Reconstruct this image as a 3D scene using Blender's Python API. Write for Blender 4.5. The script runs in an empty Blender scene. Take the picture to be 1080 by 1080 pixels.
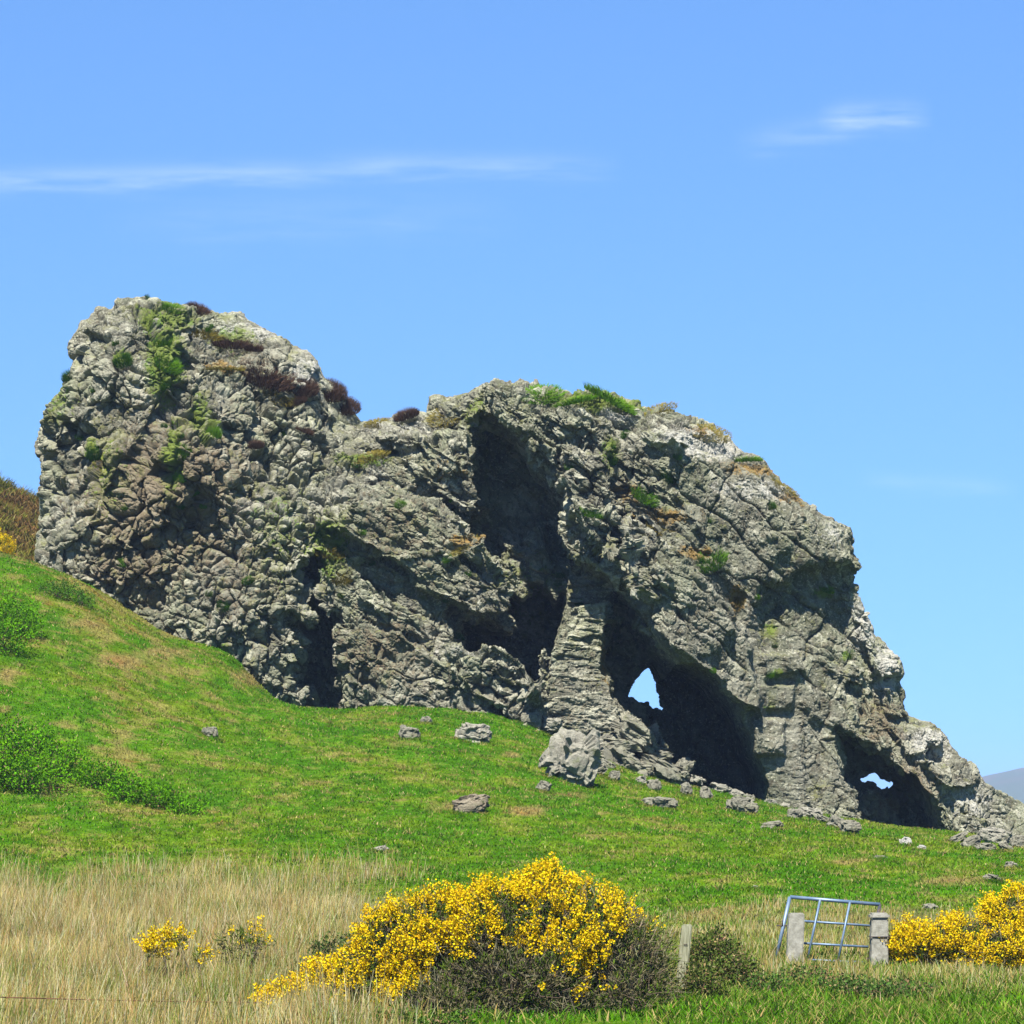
import bpy, math, random
import numpy as np
from mathutils import Vector, Matrix
from mathutils.bvhtree import BVHTree

random.seed(7)
RNG = np.random.default_rng(11)
sc = bpy.context.scene
COL = sc.collection

# ------------------------------------------------------------------ camera, sky, sun, exposure
FPX = 3080.0                                  # focal length in pixels of a 1080 px frame
cam_d = bpy.data.cameras.new('camera')
cam = bpy.data.objects.new('camera', cam_d); COL.objects.link(cam)
cam.location = (0, 0, 0); cam.rotation_euler = (math.radians(90), 0, 0)
cam_d.sensor_width = 36; cam_d.lens = 36*FPX/1080
cam_d.shift_y = (860-540)/1080
cam_d.clip_start = 0.5; cam_d.clip_end = 30000
sc.camera = cam

SUN_EL, SUN_AZ = 56.0, -15.0                  # azimuth measured from straight behind the camera, negative = left
d_sun = Vector((math.sin(math.radians(SUN_AZ))*math.cos(math.radians(SUN_EL)),
                -math.cos(math.radians(SUN_AZ))*math.cos(math.radians(SUN_EL)),
                math.sin(math.radians(SUN_EL))))
sun_d = bpy.data.lights.new('sun', 'SUN'); sun_d.energy = 5.0; sun_d.angle = math.radians(0.5)
sun_d.color = (1.0, 0.955, 0.88)
sun = bpy.data.objects.new('sun', sun_d); COL.objects.link(sun)
sun.rotation_euler = d_sun.to_track_quat('Z', 'Y').to_euler()
sun.location = (0, 0, 60)

world = bpy.data.worlds.new('World'); sc.world = world; world.use_nodes = True
def build_world():
    nt = world.node_tree; nt.nodes.clear()
    N = lambda t, **k: (lambda n: ([setattr(n, a, b) for a, b in k.items()], n)[1])(nt.nodes.new(t))
    L = nt.links.new
    def math_(op, a, b=None, clamp=False):
        n = N('ShaderNodeMath', operation=op, use_clamp=clamp)
        for i, v in enumerate((a, b)):
            if v is None: continue
            if isinstance(v, (int, float)): n.inputs[i].default_value = v
            else: L(v, n.inputs[i])
        return n.outputs[0]
    out = N('ShaderNodeOutputWorld'); bg = N('ShaderNodeBackground')
    sky = N('ShaderNodeTexSky', sky_type='NISHITA', sun_disc=False)
    sky.sun_elevation = math.radians(SUN_EL)
    sky.sun_rotation = math.radians(180 + SUN_AZ*-1.0)
    sky.air_density = 1.0; sky.dust_density = 0.0; sky.ozone_density = 3.0; sky.altitude = 300
    bg.inputs['Strength'].default_value = 0.0523
    tint = N('ShaderNodeMix', data_type='RGBA', blend_type='MULTIPLY')
    tint.inputs[0].default_value = 1.0
    L(sky.outputs[0], tint.inputs[6]); tint.inputs[7].default_value = SKY_TINT
    # thin cirrus: streaks laid out by direction of the sky
    tc = N('ShaderNodeTexCoord'); sp = N('ShaderNodeSeparateXYZ'); L(tc.outputs['Generated'], sp.inputs[0])
    lift = N('ShaderNodeCombineXYZ'); L(sp.outputs[0], lift.inputs[0]); L(sp.outputs[1], lift.inputs[1])
    L(math_('ADD', math_('MULTIPLY', sp.outputs[2], .74), .152), lift.inputs[2])
    nrm = N('ShaderNodeVectorMath', operation='NORMALIZE'); L(lift.outputs[0], nrm.inputs[0]); L(nrm.outputs[0], sky.inputs['Vector'])
    ay = math_('MAXIMUM', sp.outputs[1], 0.02)
    a = math_('DIVIDE', sp.outputs[0], ay); b = math_('DIVIDE', sp.outputs[2], ay)
    no = N('ShaderNodeTexNoise'); no.inputs['Scale'].default_value = 1.0; no.inputs['Detail'].default_value = 6
    cv = N('ShaderNodeCombineXYZ'); L(math_('MULTIPLY', a, 34), cv.inputs[0]); L(math_('MULTIPLY', b, 260), cv.inputs[1])
    L(cv.outputs[0], no.inputs['Vector'])
    nz = math_('SUBTRACT', no.outputs[0], 0.5)
    tot = None
    for (p0, p1, w, amt) in [((-200, 196), (430, 178), 22, .10), ((330, 172), (660, 177), 22, .08),
                             ((770, 156), (930, 124), 28, .05), ((860, 124), (985, 121), 24, .11),
                             ((900, 505), (1080, 515), 16, .035), ((100, 235), (560, 225), 45, .025)]:
        a0, b0 = (p0[0]-540)/FPX, (860-p0[1])/FPX; a1, b1 = (p1[0]-540)/FPX, (860-p1[1])/FPX
        s = (b1-b0)/(a1-a0)
        line = math_('ADD', math_('MULTIPLY', math_('SUBTRACT', a, a0), s), b0)
        dist = math_('ADD', math_('SUBTRACT', b, line), math_('MULTIPLY', nz, 0.006))
        g = math_('POWER', math_('DIVIDE', dist, w*0.55/FPX), 2.0)
        g = math_('EXPONENT', math_('MULTIPLY', g, -1.0))
        e = math_('MULTIPLY', math_('MULTIPLY', math_('SUBTRACT', a, a0), 1/(0.25*(a1-a0)), True) if False else
                  math_('MULTIPLY', math_('SUBTRACT', a, a0), 4/(a1-a0), True),
                  math_('MULTIPLY', math_('SUBTRACT', a1, a), 4/(a1-a0), True))
        g = math_('MULTIPLY', math_('MULTIPLY', g, e), amt)
        tot = g if tot is None else math_('ADD', tot, g)
    tot = math_('MULTIPLY', tot, math_('ADD', math_('MULTIPLY', nz, 3.6), .9), True)
    mx = N('ShaderNodeMix', data_type='RGBA'); L(tot, mx.inputs[0]); L(tint.outputs[2], mx.inputs[6])
    mx.inputs[7].default_value = (9.4, 9.8, 10.4, 1)
    L(mx.outputs[2], bg.inputs['Color']); L(bg.outputs[0], out.inputs['Surface'])
SKY_TINT = (0.76, 1.05, 1.34, 1)
build_world()
sc.view_settings.view_transform = 'Standard'; sc.view_settings.look = 'None'
sc.view_settings.exposure = 1.70; sc.view_settings.gamma = 1.0
sc.cycles.max_bounces = 5; sc.cycles.diffuse_bounces = 3; sc.cycles.use_denoising = True

ALB = 0.60                                    # common factor on every surface colour below
# ------------------------------------------------------------------ numeric helpers
def wx(px, Y=110.0): return (np.asarray(px, float)-540)/FPX*Y
def wz(py, Y=110.0): return (860-np.asarray(py, float))/FPX*Y
def sstep(a, b, x):
    t = np.clip((x-a)/(b-a), 0, 1); return t*t*(3-2*t)
def hash3(ix, iy, iz, seed):
    h = (ix.astype(np.uint32)*np.uint32(374761393)) ^ (iy.astype(np.uint32)*np.uint32(668265263)) \
        ^ (iz.astype(np.uint32)*np.uint32(2147483647)) ^ np.uint32((seed*2654435761) & 0xffffffff)
    h = (h ^ (h >> np.uint32(15)))*np.uint32(2246822519)
    h = (h ^ (h >> np.uint32(13)))*np.uint32(3266489917)
    return h ^ (h >> np.uint32(16))
def rnd(h): return (h & np.uint32(0xffffff)).astype(np.float32)/np.float32(0x1000000)
def vnoise(x, y, z, seed=0):
    x0 = np.floor(x).astype(np.int64); y0 = np.floor(y).astype(np.int64); z0 = np.floor(z).astype(np.int64)
    fx, fy, fz = (x-x0), (y-y0), (z-z0)
    fx = fx*fx*(3-2*fx); fy = fy*fy*(3-2*fy); fz = fz*fz*(3-2*fz)
    r = 0
    for dx in (0, 1):
        for dy in (0, 1):
            for dz in (0, 1):
                w = (fx if dx else 1-fx)*(fy if dy else 1-fy)*(fz if dz else 1-fz)
                r = r + w*rnd(hash3(x0+dx, y0+dy, z0+dz, seed))
    return r*2-1
def fbm(x, y, z, oct=4, seed=0, gain=.5):
    r = 0; a = 1.0; s = 0
    for k in range(oct):
        r = r + a*vnoise(x, y, z, seed+k); s += a; a *= gain
        x = x*2.03+3.1; y = y*2.03+1.7; z = z*2.03+.9
    return r/s
def voronoi(p, seed, tilt=0.0):
    """F1, F2, a random number per cell, and a per-cell tilted-plane value (facets)."""
    b = np.floor(p).astype(np.int64)
    n = len(p); f1 = np.full(n, 9.0, np.float32); f2 = f1.copy(); rv = np.zeros(n, np.float32); tv = rv.copy()
    for dx in (-1, 0, 1):
        for dy in (-1, 0, 1):
            for dz in (-1, 0, 1):
                cx, cy, cz = b[:, 0]+dx, b[:, 1]+dy, b[:, 2]+dz
                h = hash3(cx, cy, cz, seed); h2 = hash3(cx, cy, cz, seed+77)
                jx = rnd(h); jy = rnd(h2); jz = rnd(h*np.uint32(2654435761)+np.uint32(12345))
                ox = (p[:, 0]-cx-jx).astype(np.float32); oy = (p[:, 1]-cy-jy).astype(np.float32); oz = (p[:, 2]-cz-jz).astype(np.float32)
                d = np.sqrt(ox*ox+oy*oy+oz*oz)
                near = d < f1
                f2 = np.where(near, f1, np.minimum(f2, d)); f1 = np.where(near, d, f1)
                r = rnd(h2*np.uint32(1597334677)+h)
                rv = np.where(near, r, rv)
                if tilt:
                    t = (ox*(rnd(h >> np.uint32(3))*2-1)+oy*(rnd(h2 >> np.uint32(5))*2-1)+oz*(jx*2-1))
                    tv = np.where(near, t.astype(np.float32), tv)
    return f1, f2, rv, tv
def poly_sdf(X, Z, pts):
    pts = np.asarray(pts, float); n = len(pts)
    d2 = np.full(X.shape, 1e18); ins = np.zeros(X.shape, bool)
    for i in range(n):
        ax, az = pts[i]; bx, bz = pts[(i+1) % n]
        ex, ez = bx-ax, bz-az
        t = np.clip(((X-ax)*ex+(Z-az)*ez)/(ex*ex+ez*ez+1e-12), 0, 1)
        d2 = np.minimum(d2, (X-ax-t*ex)**2+(Z-az-t*ez)**2)
        c = ((az > Z) != (bz > Z)) & (X < (bx-ax)*(Z-az)/((bz-az) if abs(bz-az) > 1e-9 else 1e-9)+ax)
        ins ^= c
    d = np.sqrt(d2); return np.where(ins, -d, d)
def PW(pts, Y=110.0): return [(float(wx(u, Y)), float(wz(v, Y))) for u, v in pts]

def np_mesh(name, V, F, col=None, smooth=False):
    """V (n,3); F (m,k) array of equal polygons or a list of such arrays; col (n,3/4) point colours."""
    me = bpy.data.meshes.new(name)
    Fs = F if isinstance(F, (list, tuple)) else [F]
    loops = np.concatenate([f.reshape(-1) for f in Fs]).astype(np.int32)
    tot = np.concatenate([np.full(len(f), f.shape[1], np.int32) for f in Fs])
    start = np.concatenate([[0], np.cumsum(tot)[:-1]]).astype(np.int32)
    me.vertices.add(len(V)); me.vertices.foreach_set('co', np.ascontiguousarray(V, np.float32).reshape(-1))
    me.loops.add(len(loops)); me.loops.foreach_set('vertex_index', loops)
    me.polygons.add(len(tot)); me.polygons.foreach_set('loop_start', start); me.polygons.foreach_set('loop_total', tot)
    me.polygons.foreach_set('use_smooth', np.full(len(tot), smooth, bool))
    me.update(calc_edges=True)
    if col is not None:
        c = np.ones((len(V), 4), np.float32); c[:, :col.shape[1]] = col*ALB if col.shape[1] == 3 else col
        at = me.color_attributes.new('col', 'FLOAT_COLOR', 'POINT'); at.data.foreach_set('color', c.reshape(-1))
    return me
def obj(name, me, mat=None, parent=None):
    o = bpy.data.objects.new(name, me); COL.objects.link(o)
    if mat is not None and me is not None and not me.materials: me.materials.append(mat)
    if parent is not None: o.parent = parent
    return o
def tag(o, label=None, cat=None, group=None, kind=None):
    for k, v in (('label', label), ('category', cat), ('group', group), ('kind', kind)):
        if v: o[k] = v
    return o
def thing(name, label, cat, loc=(0, 0, 0), group=None):
    o = bpy.data.objects.new(name, None); COL.objects.link(o); o.location = loc; o.empty_display_size = .3
    return tag(o, label, cat, group)

# ------------------------------------------------------------------ materials
class NT:
    def __init__(s, name):
        s.m = bpy.data.materials.new(name); s.m.use_nodes = True; s.t = s.m.node_tree; s.t.nodes.clear()
        s.out = s.n('ShaderNodeOutputMaterial'); s.b = s.n('ShaderNodeBsdfPrincipled')
        s.t.links.new(s.b.outputs[0], s.out.inputs[0])
    def n(s, t, **k):
        x = s.t.nodes.new(t)
        for a, b in k.items(): setattr(x, a, b)
        return x
    def set(s, sock, v):
        if isinstance(v, bpy.types.NodeSocket): s.t.links.new(v, sock)
        else: sock.default_value = v
    def noise(s, scale, detail=5, rough=.55, vec=None):
        x = s.n('ShaderNodeTexNoise'); x.inputs['Scale'].default_value = scale; x.inputs['Detail'].default_value = detail
        x.inputs['Roughness'].default_value = rough
        if vec is None: vec = s.n('ShaderNodeTexCoord').outputs['Object']
        s.t.links.new(vec, x.inputs['Vector']); return x.outputs[0]
    def ramp(s, v, a, b):
        x = s.n('ShaderNodeMapRange'); s.set(x.inputs[0], v); x.inputs[1].default_value = a; x.inputs[2].default_value = b
        x.interpolation_type = 'SMOOTHSTEP'; return x.outputs[0]
    def math(s, op, a, b=0.0, clamp=False):
        x = s.n('ShaderNodeMath', operation=op, use_clamp=clamp); s.set(x.inputs[0], a); s.set(x.inputs[1], b); return x.outputs[0]
    def mix(s, f, a, b, mode='MIX'):
        x = s.n('ShaderNodeMix', data_type='RGBA', blend_type=mode)
        s.set(x.inputs[0], f); s.set(x.inputs[6], a if not isinstance(a, tuple) else (*a, 1)); s.set(x.inputs[7], b if not isinstance(b, tuple) else (*b, 1))
        return x.outputs[2]
    def attr(s, name='col'):
        x = s.n('ShaderNodeAttribute'); x.attribute_name = name; return x
    def bump(s, h, strength, dist):
        x = s.n('ShaderNodeBump'); x.inputs['Strength'].default_value = strength; x.inputs['Distance'].default_value = dist
        s.set(x.inputs['Height'], h); s.set(s.b.inputs['Normal'], x.outputs[0])
    def fin(s, col, rough=.9, spec=.2, plain=False):
        if isinstance(col, tuple): col = tuple(k*ALB for k in col)
        elif not plain: col = s.mix(1.0, col, (ALB, ALB, ALB), 'MULTIPLY')
        s.set(s.b.inputs['Base Color'], col if not isinstance(col, tuple) else (*col, 1))
        s.set(s.b.inputs['Roughness'], rough); s.b.inputs['Specular IOR Level'].default_value = spec; return s.m

def mat_rock(name='rock_material', masks=True, base=None):
    t = NT(name)
    n1 = t.noise(.9, 6); n2 = t.noise(3.2, 6, .65); n3 = t.noise(11, 6, .72); n4 = t.noise(.35, 3); n5 = t.noise(28, 4, .7)
    c = t.mix(t.ramp(n1, .38, .62), (.200, .194, .138), (.310, .300, .228))
    c = t.mix(t.math('MULTIPLY', t.ramp(n4, .42, .62), .55), c, (.215, .232, .135))
    st = t.n('ShaderNodeMapping'); st.inputs['Scale'].default_value = (2.6, 2.6, .35); t.set(st.inputs[0], t.n('ShaderNodeTexCoord').outputs['Object'])
    c = t.mix(t.math('MULTIPLY', t.ramp(t.noise(1.0, 6, .65, st.outputs[0]), .50, .66), .6), c, (.095, .088, .066))
    c = t.mix(t.math('MULTIPLY', t.ramp(n2, .52, .62), .72), c, (.140, .122, .082))
    if masks:
        tn = t.n('ShaderNodeSeparateColor'); t.set(tn.inputs[0], t.attr('tone').outputs['Color'])
        k = t.math('ADD', .62, t.math('MULTIPLY', tn.outputs[0], .76)); kk = t.n('ShaderNodeCombineColor')
        for i in range(3): t.set(kk.inputs[i], k)
        c = t.mix(1.0, c, kk.outputs[0], 'MULTIPLY')
        c = t.mix(t.math('MULTIPLY', t.ramp(t.math('ADD', tn.outputs[1], t.math('MULTIPLY', t.math('SUBTRACT', n3, .5), 1.2)), .80, .98), .7), c, (.50, .485, .37))
    c = t.mix(t.math('MULTIPLY', t.ramp(n3, .555, .64), .85), c, (.52, .50, .385))
    c = t.mix(t.math('MULTIPLY', t.ramp(n5, .57, .68), .6), c, (.085, .08, .06))
    if masks:
        a = t.attr(); s = t.n('ShaderNodeSeparateColor'); t.set(s.inputs[0], a.outputs['Color'])
        br, gr, oc, pale = s.outputs[0], s.outputs[1], s.outputs[2], a.outputs['Alpha']
        jit = t.math('MULTIPLY', t.math('SUBTRACT', n2, .5), 1.6)
        j2 = t.math('MULTIPLY', t.math('SUBTRACT', n3, .5), 1.8)
        jj = t.math('ADD', jit, j2)
        def m(x, lo, hi, k): return t.math('MULTIPLY', t.ramp(t.math('ADD', x, jj), lo, hi), k)
        c = t.mix(m(br, .2, .75, .75), c, (.18, .132, .078))
        c = t.mix(m(pale, .35, .75, .85), c, (.48, .465, .40))
        c = t.mix(m(oc, .45, .75, .8), c, (.26, .155, .035))
        c = t.mix(m(gr, .42, .66, .85), c, (.12, .215, .012))
        c = t.mix(t.math('MULTIPLY', t.ramp(t.math('ADD', t.noise(1.7, 6, .7), t.math('MULTIPLY', gr, .3)), .56, .68), .5), c, (.17, .175, .045))
    if base:
        c = t.mix(.5, c, base); c = t.mix(t.math('MULTIPLY', t.ramp(t.noise(2.3, 6, .7), .55, .66), .6), c, (.13, .15, .05))
    t.bump(t.math('ADD', t.math('MULTIPLY', n3, .8), t.math('ADD', n2, t.math('MULTIPLY', n5, .5))), .7, .12)
    return t.fin(c, .95, .08)
def mat_attr(name, rough=.8, spec=.15, trans=0.0, var=.0, scale=3.0):
    t = NT(name); c = t.attr().outputs['Color']
    if var:
        c = t.mix(var, c, t.mix(t.noise(scale, 5, .65), (.35, .35, .35), (1.0, 1.0, 1.0)), 'MULTIPLY')
    m = t.fin(c, rough, spec, True)
    if trans:
        tr = t.n('ShaderNodeBsdfTranslucent'); t.set(tr.inputs[0], c)
        ms = t.n('ShaderNodeMixShader'); ms.inputs[0].default_value = trans
        t.t.links.new(t.b.outputs[0], ms.inputs[1]); t.t.links.new(tr.outputs[0], ms.inputs[2]); t.t.links.new(ms.outputs[0], t.out.inputs[0])
    return m
M_ROCK = mat_rock()
M_LEAF = mat_attr('leaf_material', .9, .0, .2)
M_FLOWER = mat_attr('petal_material', .75, .05, .25)
M_TWIG = mat_attr('twig_material', .9, .1)

# ------------------------------------------------------------------ the ground sheet
BASE_PX = [-900, -300, -100, 0, 43, 80, 117, 148, 187, 249, 290, 310, 365, 400, 470, 530, 565, 600, 640, 700, 760, 850, 950, 1040, 1080, 1200, 1500, 2200]
BASE_PY = [480, 520, 560, 585, 595, 608, 626, 649, 673, 688, 735, 746, 752, 747, 747, 757, 772, 790, 803, 828, 838, 860, 874, 887, 893, 902, 915, 930]
BX = wx(BASE_PX); BZ = wz(BASE_PY)
RIDGE_PX = [-2500, -900, -400, 0, 45, 130, 250, 400, 3000]
RIDGE_PY = [470, 330, 400, 509, 530, 610, 800, 925, 930]
RX = wx(RIDGE_PX, 150); RZ = wz(RIDGE_PY, 150)
YA = [-400, 0, 30, 41, 50, 60, 68, 75]; ZA = [-1.7, -1.75, -2.75, -2.98, -2.52, -2.1, -1.75, -1.45]
def gauss_lookup(x, X, Z, s):
    r = 0; w = 0
    for k in (-2, -1, 0, 1, 2):
        g = math.exp(-k*k*.5); r = r+g*np.interp(x+k*s, X, Z); w += g
    return r/w
def ground_z(x, y, detail=True):
    x = np.asarray(x, float); y = np.asarray(y, float)
    za = np.interp(y, YA, ZA)
    za = (za+np.interp(y-3, YA, ZA)+np.interp(y+3, YA, ZA))/3
    k = sstep(99, 107, y); zb = gauss_lookup(x, BX, BZ, .45)*k+gauss_lookup(x, BX, BZ, 2.6)*(1-k)
    zr = gauss_lookup(x, RX, RZ, 1.5)
    t = np.clip((y-66)/(108.5-66), 0, 1); e = .35*t+.65*t*t*(3-2*t)*t**.25
    z = za*(1-e)+zb*e
    s = sstep(112.5, 150, y); z = z*(1-s)+zr*s
    s2 = sstep(165, 420, y); z = z*(1-s2)+(-4.0)*s2
    if detail:
        near = np.clip(1-np.abs(y-80)/400, .1, 1)*(y < 420)
        z = z+near*(.16*fbm(x*.35, y*.35, 0*x, 3, 5)+.05*fbm(x*1.3, y*1.3, 0*x, 2, 9))
        z = z+1.2*fbm(x*.05, y*.05, 0*x, 4, 15)*sstep(112, 140, y)*(1-s2)
    return z
def ground_hit(px, py, y0=36.0, y1=118.0):
    ys = np.linspace(y0, y1, 1600); x = (px-540)/FPX*ys; z = (860-py)/FPX*ys
    g = ground_z(x, ys); k = np.where(g >= z)[0]
    i = k[0] if len(k) else len(ys)-1
    return Vector((float(x[i]), float(ys[i]), float(g[i])))
def dry_mask(x, y):
    """1 where last year's tall dry grass stands."""
    px = 540+FPX*x/np.maximum(y, 5.)
    wob = fbm(x*.3, y*.3, 0*x, 4, 21, .65)*8+fbm(x*2, y*2, 0*x, 2, 23)*2
    left = (1-sstep(61, 73, y+wob*.7))*(1-sstep(330, 470, px+wob*8))
    right = sstep(43.5, 47, y+wob*.4)*(1-sstep(57, 64, y+wob))*sstep(380, 500, px)*.5
    return np.clip(left+right, 0, 1)
def spots_(U, V, lst):
    m = np.zeros(len(U))
    for u, v, ru, rv_, a in lst: m = np.maximum(m, a*np.exp(-((U-u)/ru)**2-((V-v)/rv_)**2))
    return m
def turf_col(x, y):
    n1 = fbm(x*.16, y*.16, 0*x, 3, 31); n2 = fbm(x*.7, y*.5, 0*x, 4, 37, .6); n3 = fbm(x*2.3, y*1.9, 0*x, 4, 41, .7)
    px = 540+FPX*x/np.maximum(y, 5.)
    G = np.array([.078, .215, .007]); YG = np.array([.155, .235, .012]); TAN = np.array([.32, .245, .085]); DK = np.array([.050, .145, .007]); RUST = np.array([.29, .165, .05])
    def mx(c, d, f): return c*(1-f[:, None])+d*f[:, None]
    c = np.broadcast_to(G, (len(x), 3))
    c = mx(c, YG, sstep(-.30, .35, .5*n1+.6*n2+.7*n3)*.85)
    c = mx(c, DK, sstep(.0, .40, -.7*n2+.9*n3)*.8)
    n4 = fbm(x*4.5, y*3.0, 0*x, 2, 43); c = c*(1+.42*n4+.35*n3)[:, None]
    c = mx(c, TAN, sstep(.26, .5, n4*.7-n3*.5+.2*n2)*.45)
    slope = sstep(60, 110, y)*(1-sstep(150, 330, px))*.22+.10*sstep(780, 1000, px)*sstep(80, 105, y)
    c = mx(c, TAN, sstep(.20, .48, n2*.42+n3*.75+slope)*.7)
    c = mx(c, RUST, sstep(.40, .62, n2*.5-n3*.6+slope*1.1)*.7)
    pyg = 860-FPX*ground_z(x, y, False)/np.maximum(y, 5.); near = y < 112
    w = 1+.8*n3
    earth = spots_(px, pyg, [(553, 857, 20, 5, 1), (468, 852, 22, 6, .6), (600, 838, 26, 4, .7), (130, 695, 40, 8, .7), (175, 690, 30, 7, .7), (90, 660, 26, 6, .7), (265, 715, 22, 10, .8), (200, 668, 40, 6, .8), (8, 715, 14, 10, .7), (60, 835, 24, 14, .5),
                            (540, 795, 14, 4, .7), (425, 785, 20, 4, .5), (900, 905, 40, 5, .5), (1000, 930, 40, 6, .6), (760, 965, 60, 8, .6), (690, 985, 30, 10, .5)])*w*near
    c = mx(c, TAN, sstep(.15, .6, earth)*.85); c = mx(c, RUST, sstep(.6, 1.0, earth+.3*n2)*.8)
    d = dry_mask(x, y)
    dryc = mx(np.broadcast_to(np.array([.30, .235, .09]), (len(x), 3)), np.array([.18, .19, .05]), sstep(.05, .4, n2))
    c = mx(c, dryc, d*.9)
    h = sstep(110.5, 114, y)*(px < 400)
    heath = mx(np.broadcast_to(np.array([.135, .085, .026]), (len(x), 3)), np.array([.10, .11, .018]), sstep(-.1, .3, n2+n1))
    c = mx(c, heath, h)
    far = sstep(150, 500, y)
    c = mx(c, np.array([.10, .12, .04]), far)
    return c
def axis(lo, fine, hi, far_lo, far_hi, step):
    a = [np.arange(lo, hi+step, step)]
    s = step; v = a[0][-1]; up = []
    while v < far_hi: s *= 1.25; v += s; up.append(v)
    s = step; v = lo; dn = []
    while v > far_lo: s *= 1.25; v -= s; dn.append(v)
    return np.concatenate([dn[::-1], a[0], up])
def grid_mesh(name, xs, ys, zf, cf):
    X, Y = np.meshgrid(xs, ys, indexing='ij'); x = X.ravel(); y = Y.ravel()
    V = np.stack([x, y, zf(x, y)], 1); nx, ny = X.shape
    i = np.arange(nx*ny).reshape(nx, ny)
    F = np.stack([i[:-1, :-1], i[1:, :-1], i[1:, 1:], i[:-1, 1:]], -1).reshape(-1, 4)
    return np_mesh(name, V, F, cf(x, y), True)
gx = axis(-30, 0, 30, -9000, 9000, .22); gy = axis(36, 0, 118, -300, 12000, .22)
ground = obj('ground', grid_mesh('ground', gx, gy, ground_z, turf_col), None)
t = NT('turf_material')
c = t.mix(t.ramp(t.noise(9, 6, .7), .35, .65), (.55, .55, .55), (1.2, 1.2, 1.2)); c = t.mix(1.0, t.attr().outputs['Color'], c, 'MULTIPLY')
t.bump(t.math('ADD', t.noise(6, 6, .7), t.noise(22, 4, .7)), .8, .12)
ground.data.materials.append(t.fin(c, .95, .0, True)); tag(ground, kind='structure')

# far hills across the water meadow, blue with distance
def far_hill(name, Y, pxs, pys, depth, col):
    X = wx(pxs, Y); Z = wz(pys, Y)
    xs = np.linspace(X[0], X[-1], 160); ys = np.linspace(Y-depth, Y+depth, 40)
    def zf(x, y):
        k = np.clip(1-((y-Y)/depth)**2, 0, 1)
        return -6+(np.interp(x, X, Z)+6)*k**.8+fbm(x*.004, y*.004, 0*x, 5, 61)*10*k
    def cf(x, y):
        n = fbm(x*.009, y*.004, 0*x, 5, 66, .65)*1.6
        a = np.array(col); b = np.array([.13, .10, .07]); f = sstep(-.2, .3, n)[:, None]
        return a*(1-f)+b*f
    o = obj(name, grid_mesh(name, xs, ys, zf, cf), mat_attr('far_hill_material', .95, .05)); tag(o, kind='structure'); return o
far_hill('far_hills', 3200.0, [560, 800, 930, 1000, 1038, 1062, 1085, 1130, 1200, 1400, 1800], [868, 858, 845, 830, 818, 812, 806, 800, 806, 830, 868], 700.0, (.085, .105, .06))

# ------------------------------------------------------------------ the crag
Y0 = 110.0
OUTLINE = [(60, 760), (36, 640), (33, 600), (35, 545), (34, 513), (37, 490), (33, 467), (39, 447), (47, 430), (58, 424), (64, 410), (74, 393), (71, 373), (74, 350), (82, 334),
           (93, 330), (96, 321), (113, 321), (116, 309), (132, 306), (163, 309), (198, 315), (222, 317), (249, 322), (272, 338), (303, 352), (311, 359),
           (323, 362), (333, 383), (350, 400), (369, 424), (376, 435), (393, 437), (416, 431), (430, 427), (448, 430), (449, 409), (469, 411), (497, 410),
           (506, 400), (529, 399), (546, 407), (567, 413), (603, 418), (638, 413), (684, 429), (727, 438), (758, 456), (781, 475), (808, 487), (828, 512),
           (851, 532), (871, 545), (894, 559), (900, 574), (906, 590), (904, 602), (899, 613), (906, 626), (910, 642), (924, 660), (926, 670), (953, 697),
           (956, 712), (952, 718), (960, 726), (961, 752), (985, 762), (1000, 773), (1004, 788), (1022, 802), (1034, 816), (1041, 825), (1054, 832), (1082, 846), (1112, 860),
           (1150, 900), (1160, 960), (600, 960), (300, 880)]
CAVES = [  # polygon in photo pixels, innermost depth (m behind the reference plane), taper
    ([(322, 600), (338, 590), (348, 640), (358, 672), (366, 710), (370, 752), (368, 800), (322, 800), (322, 742), (330, 730), (316, 716), (314, 704), (328, 690), (308, 664), (312, 654), (330, 650)], 2.2, .04),
    ([(504, 438), (522, 440), (556, 476), (588, 528), (610, 584), (642, 622), (676, 668), (690, 700), (668, 730), (640, 700), (640, 640), (600, 640), (574, 650), (538, 655), (530, 616), (518, 600), (506, 580), (484, 560), (490, 545), (512, 532), (500, 508), (497, 470)], 4.2, .0),
    ([(530, 616), (566, 606), (604, 616), (600, 650), (586, 690), (572, 748), (560, 724), (532, 706), (492, 688), (476, 650), (532, 660)], 7.0, .02),
    ([(642, 632), (664, 640), (690, 685), (716, 716), (716, 760), (724, 790), (704, 776), (664, 758), (644, 735), (636, 690)], 5.0, .02),
    ([(698, 716), (714, 704), (742, 714), (768, 742), (786, 785), (802, 826), (800, 860), (734, 860), (700, 806), (690, 760)], 8.2, .0),
    ([(878, 772), (908, 784), (938, 792), (962, 812), (982, 846), (988, 900), (908, 900), (894, 852), (886, 812)], 4.2, .0),
    ([(690, 700), (696, 714), (703, 728), (706, 744), (694, 742), (678, 735), (666, 732), (667, 722), (674, 712), (682, 703)], 30, -.005),
    ([(910, 829), (914, 820), (922, 815), (930, 812), (938, 819), (948, 827), (940, 831), (934, 836), (926, 829), (918, 827)], 30, -.005),
]
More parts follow.
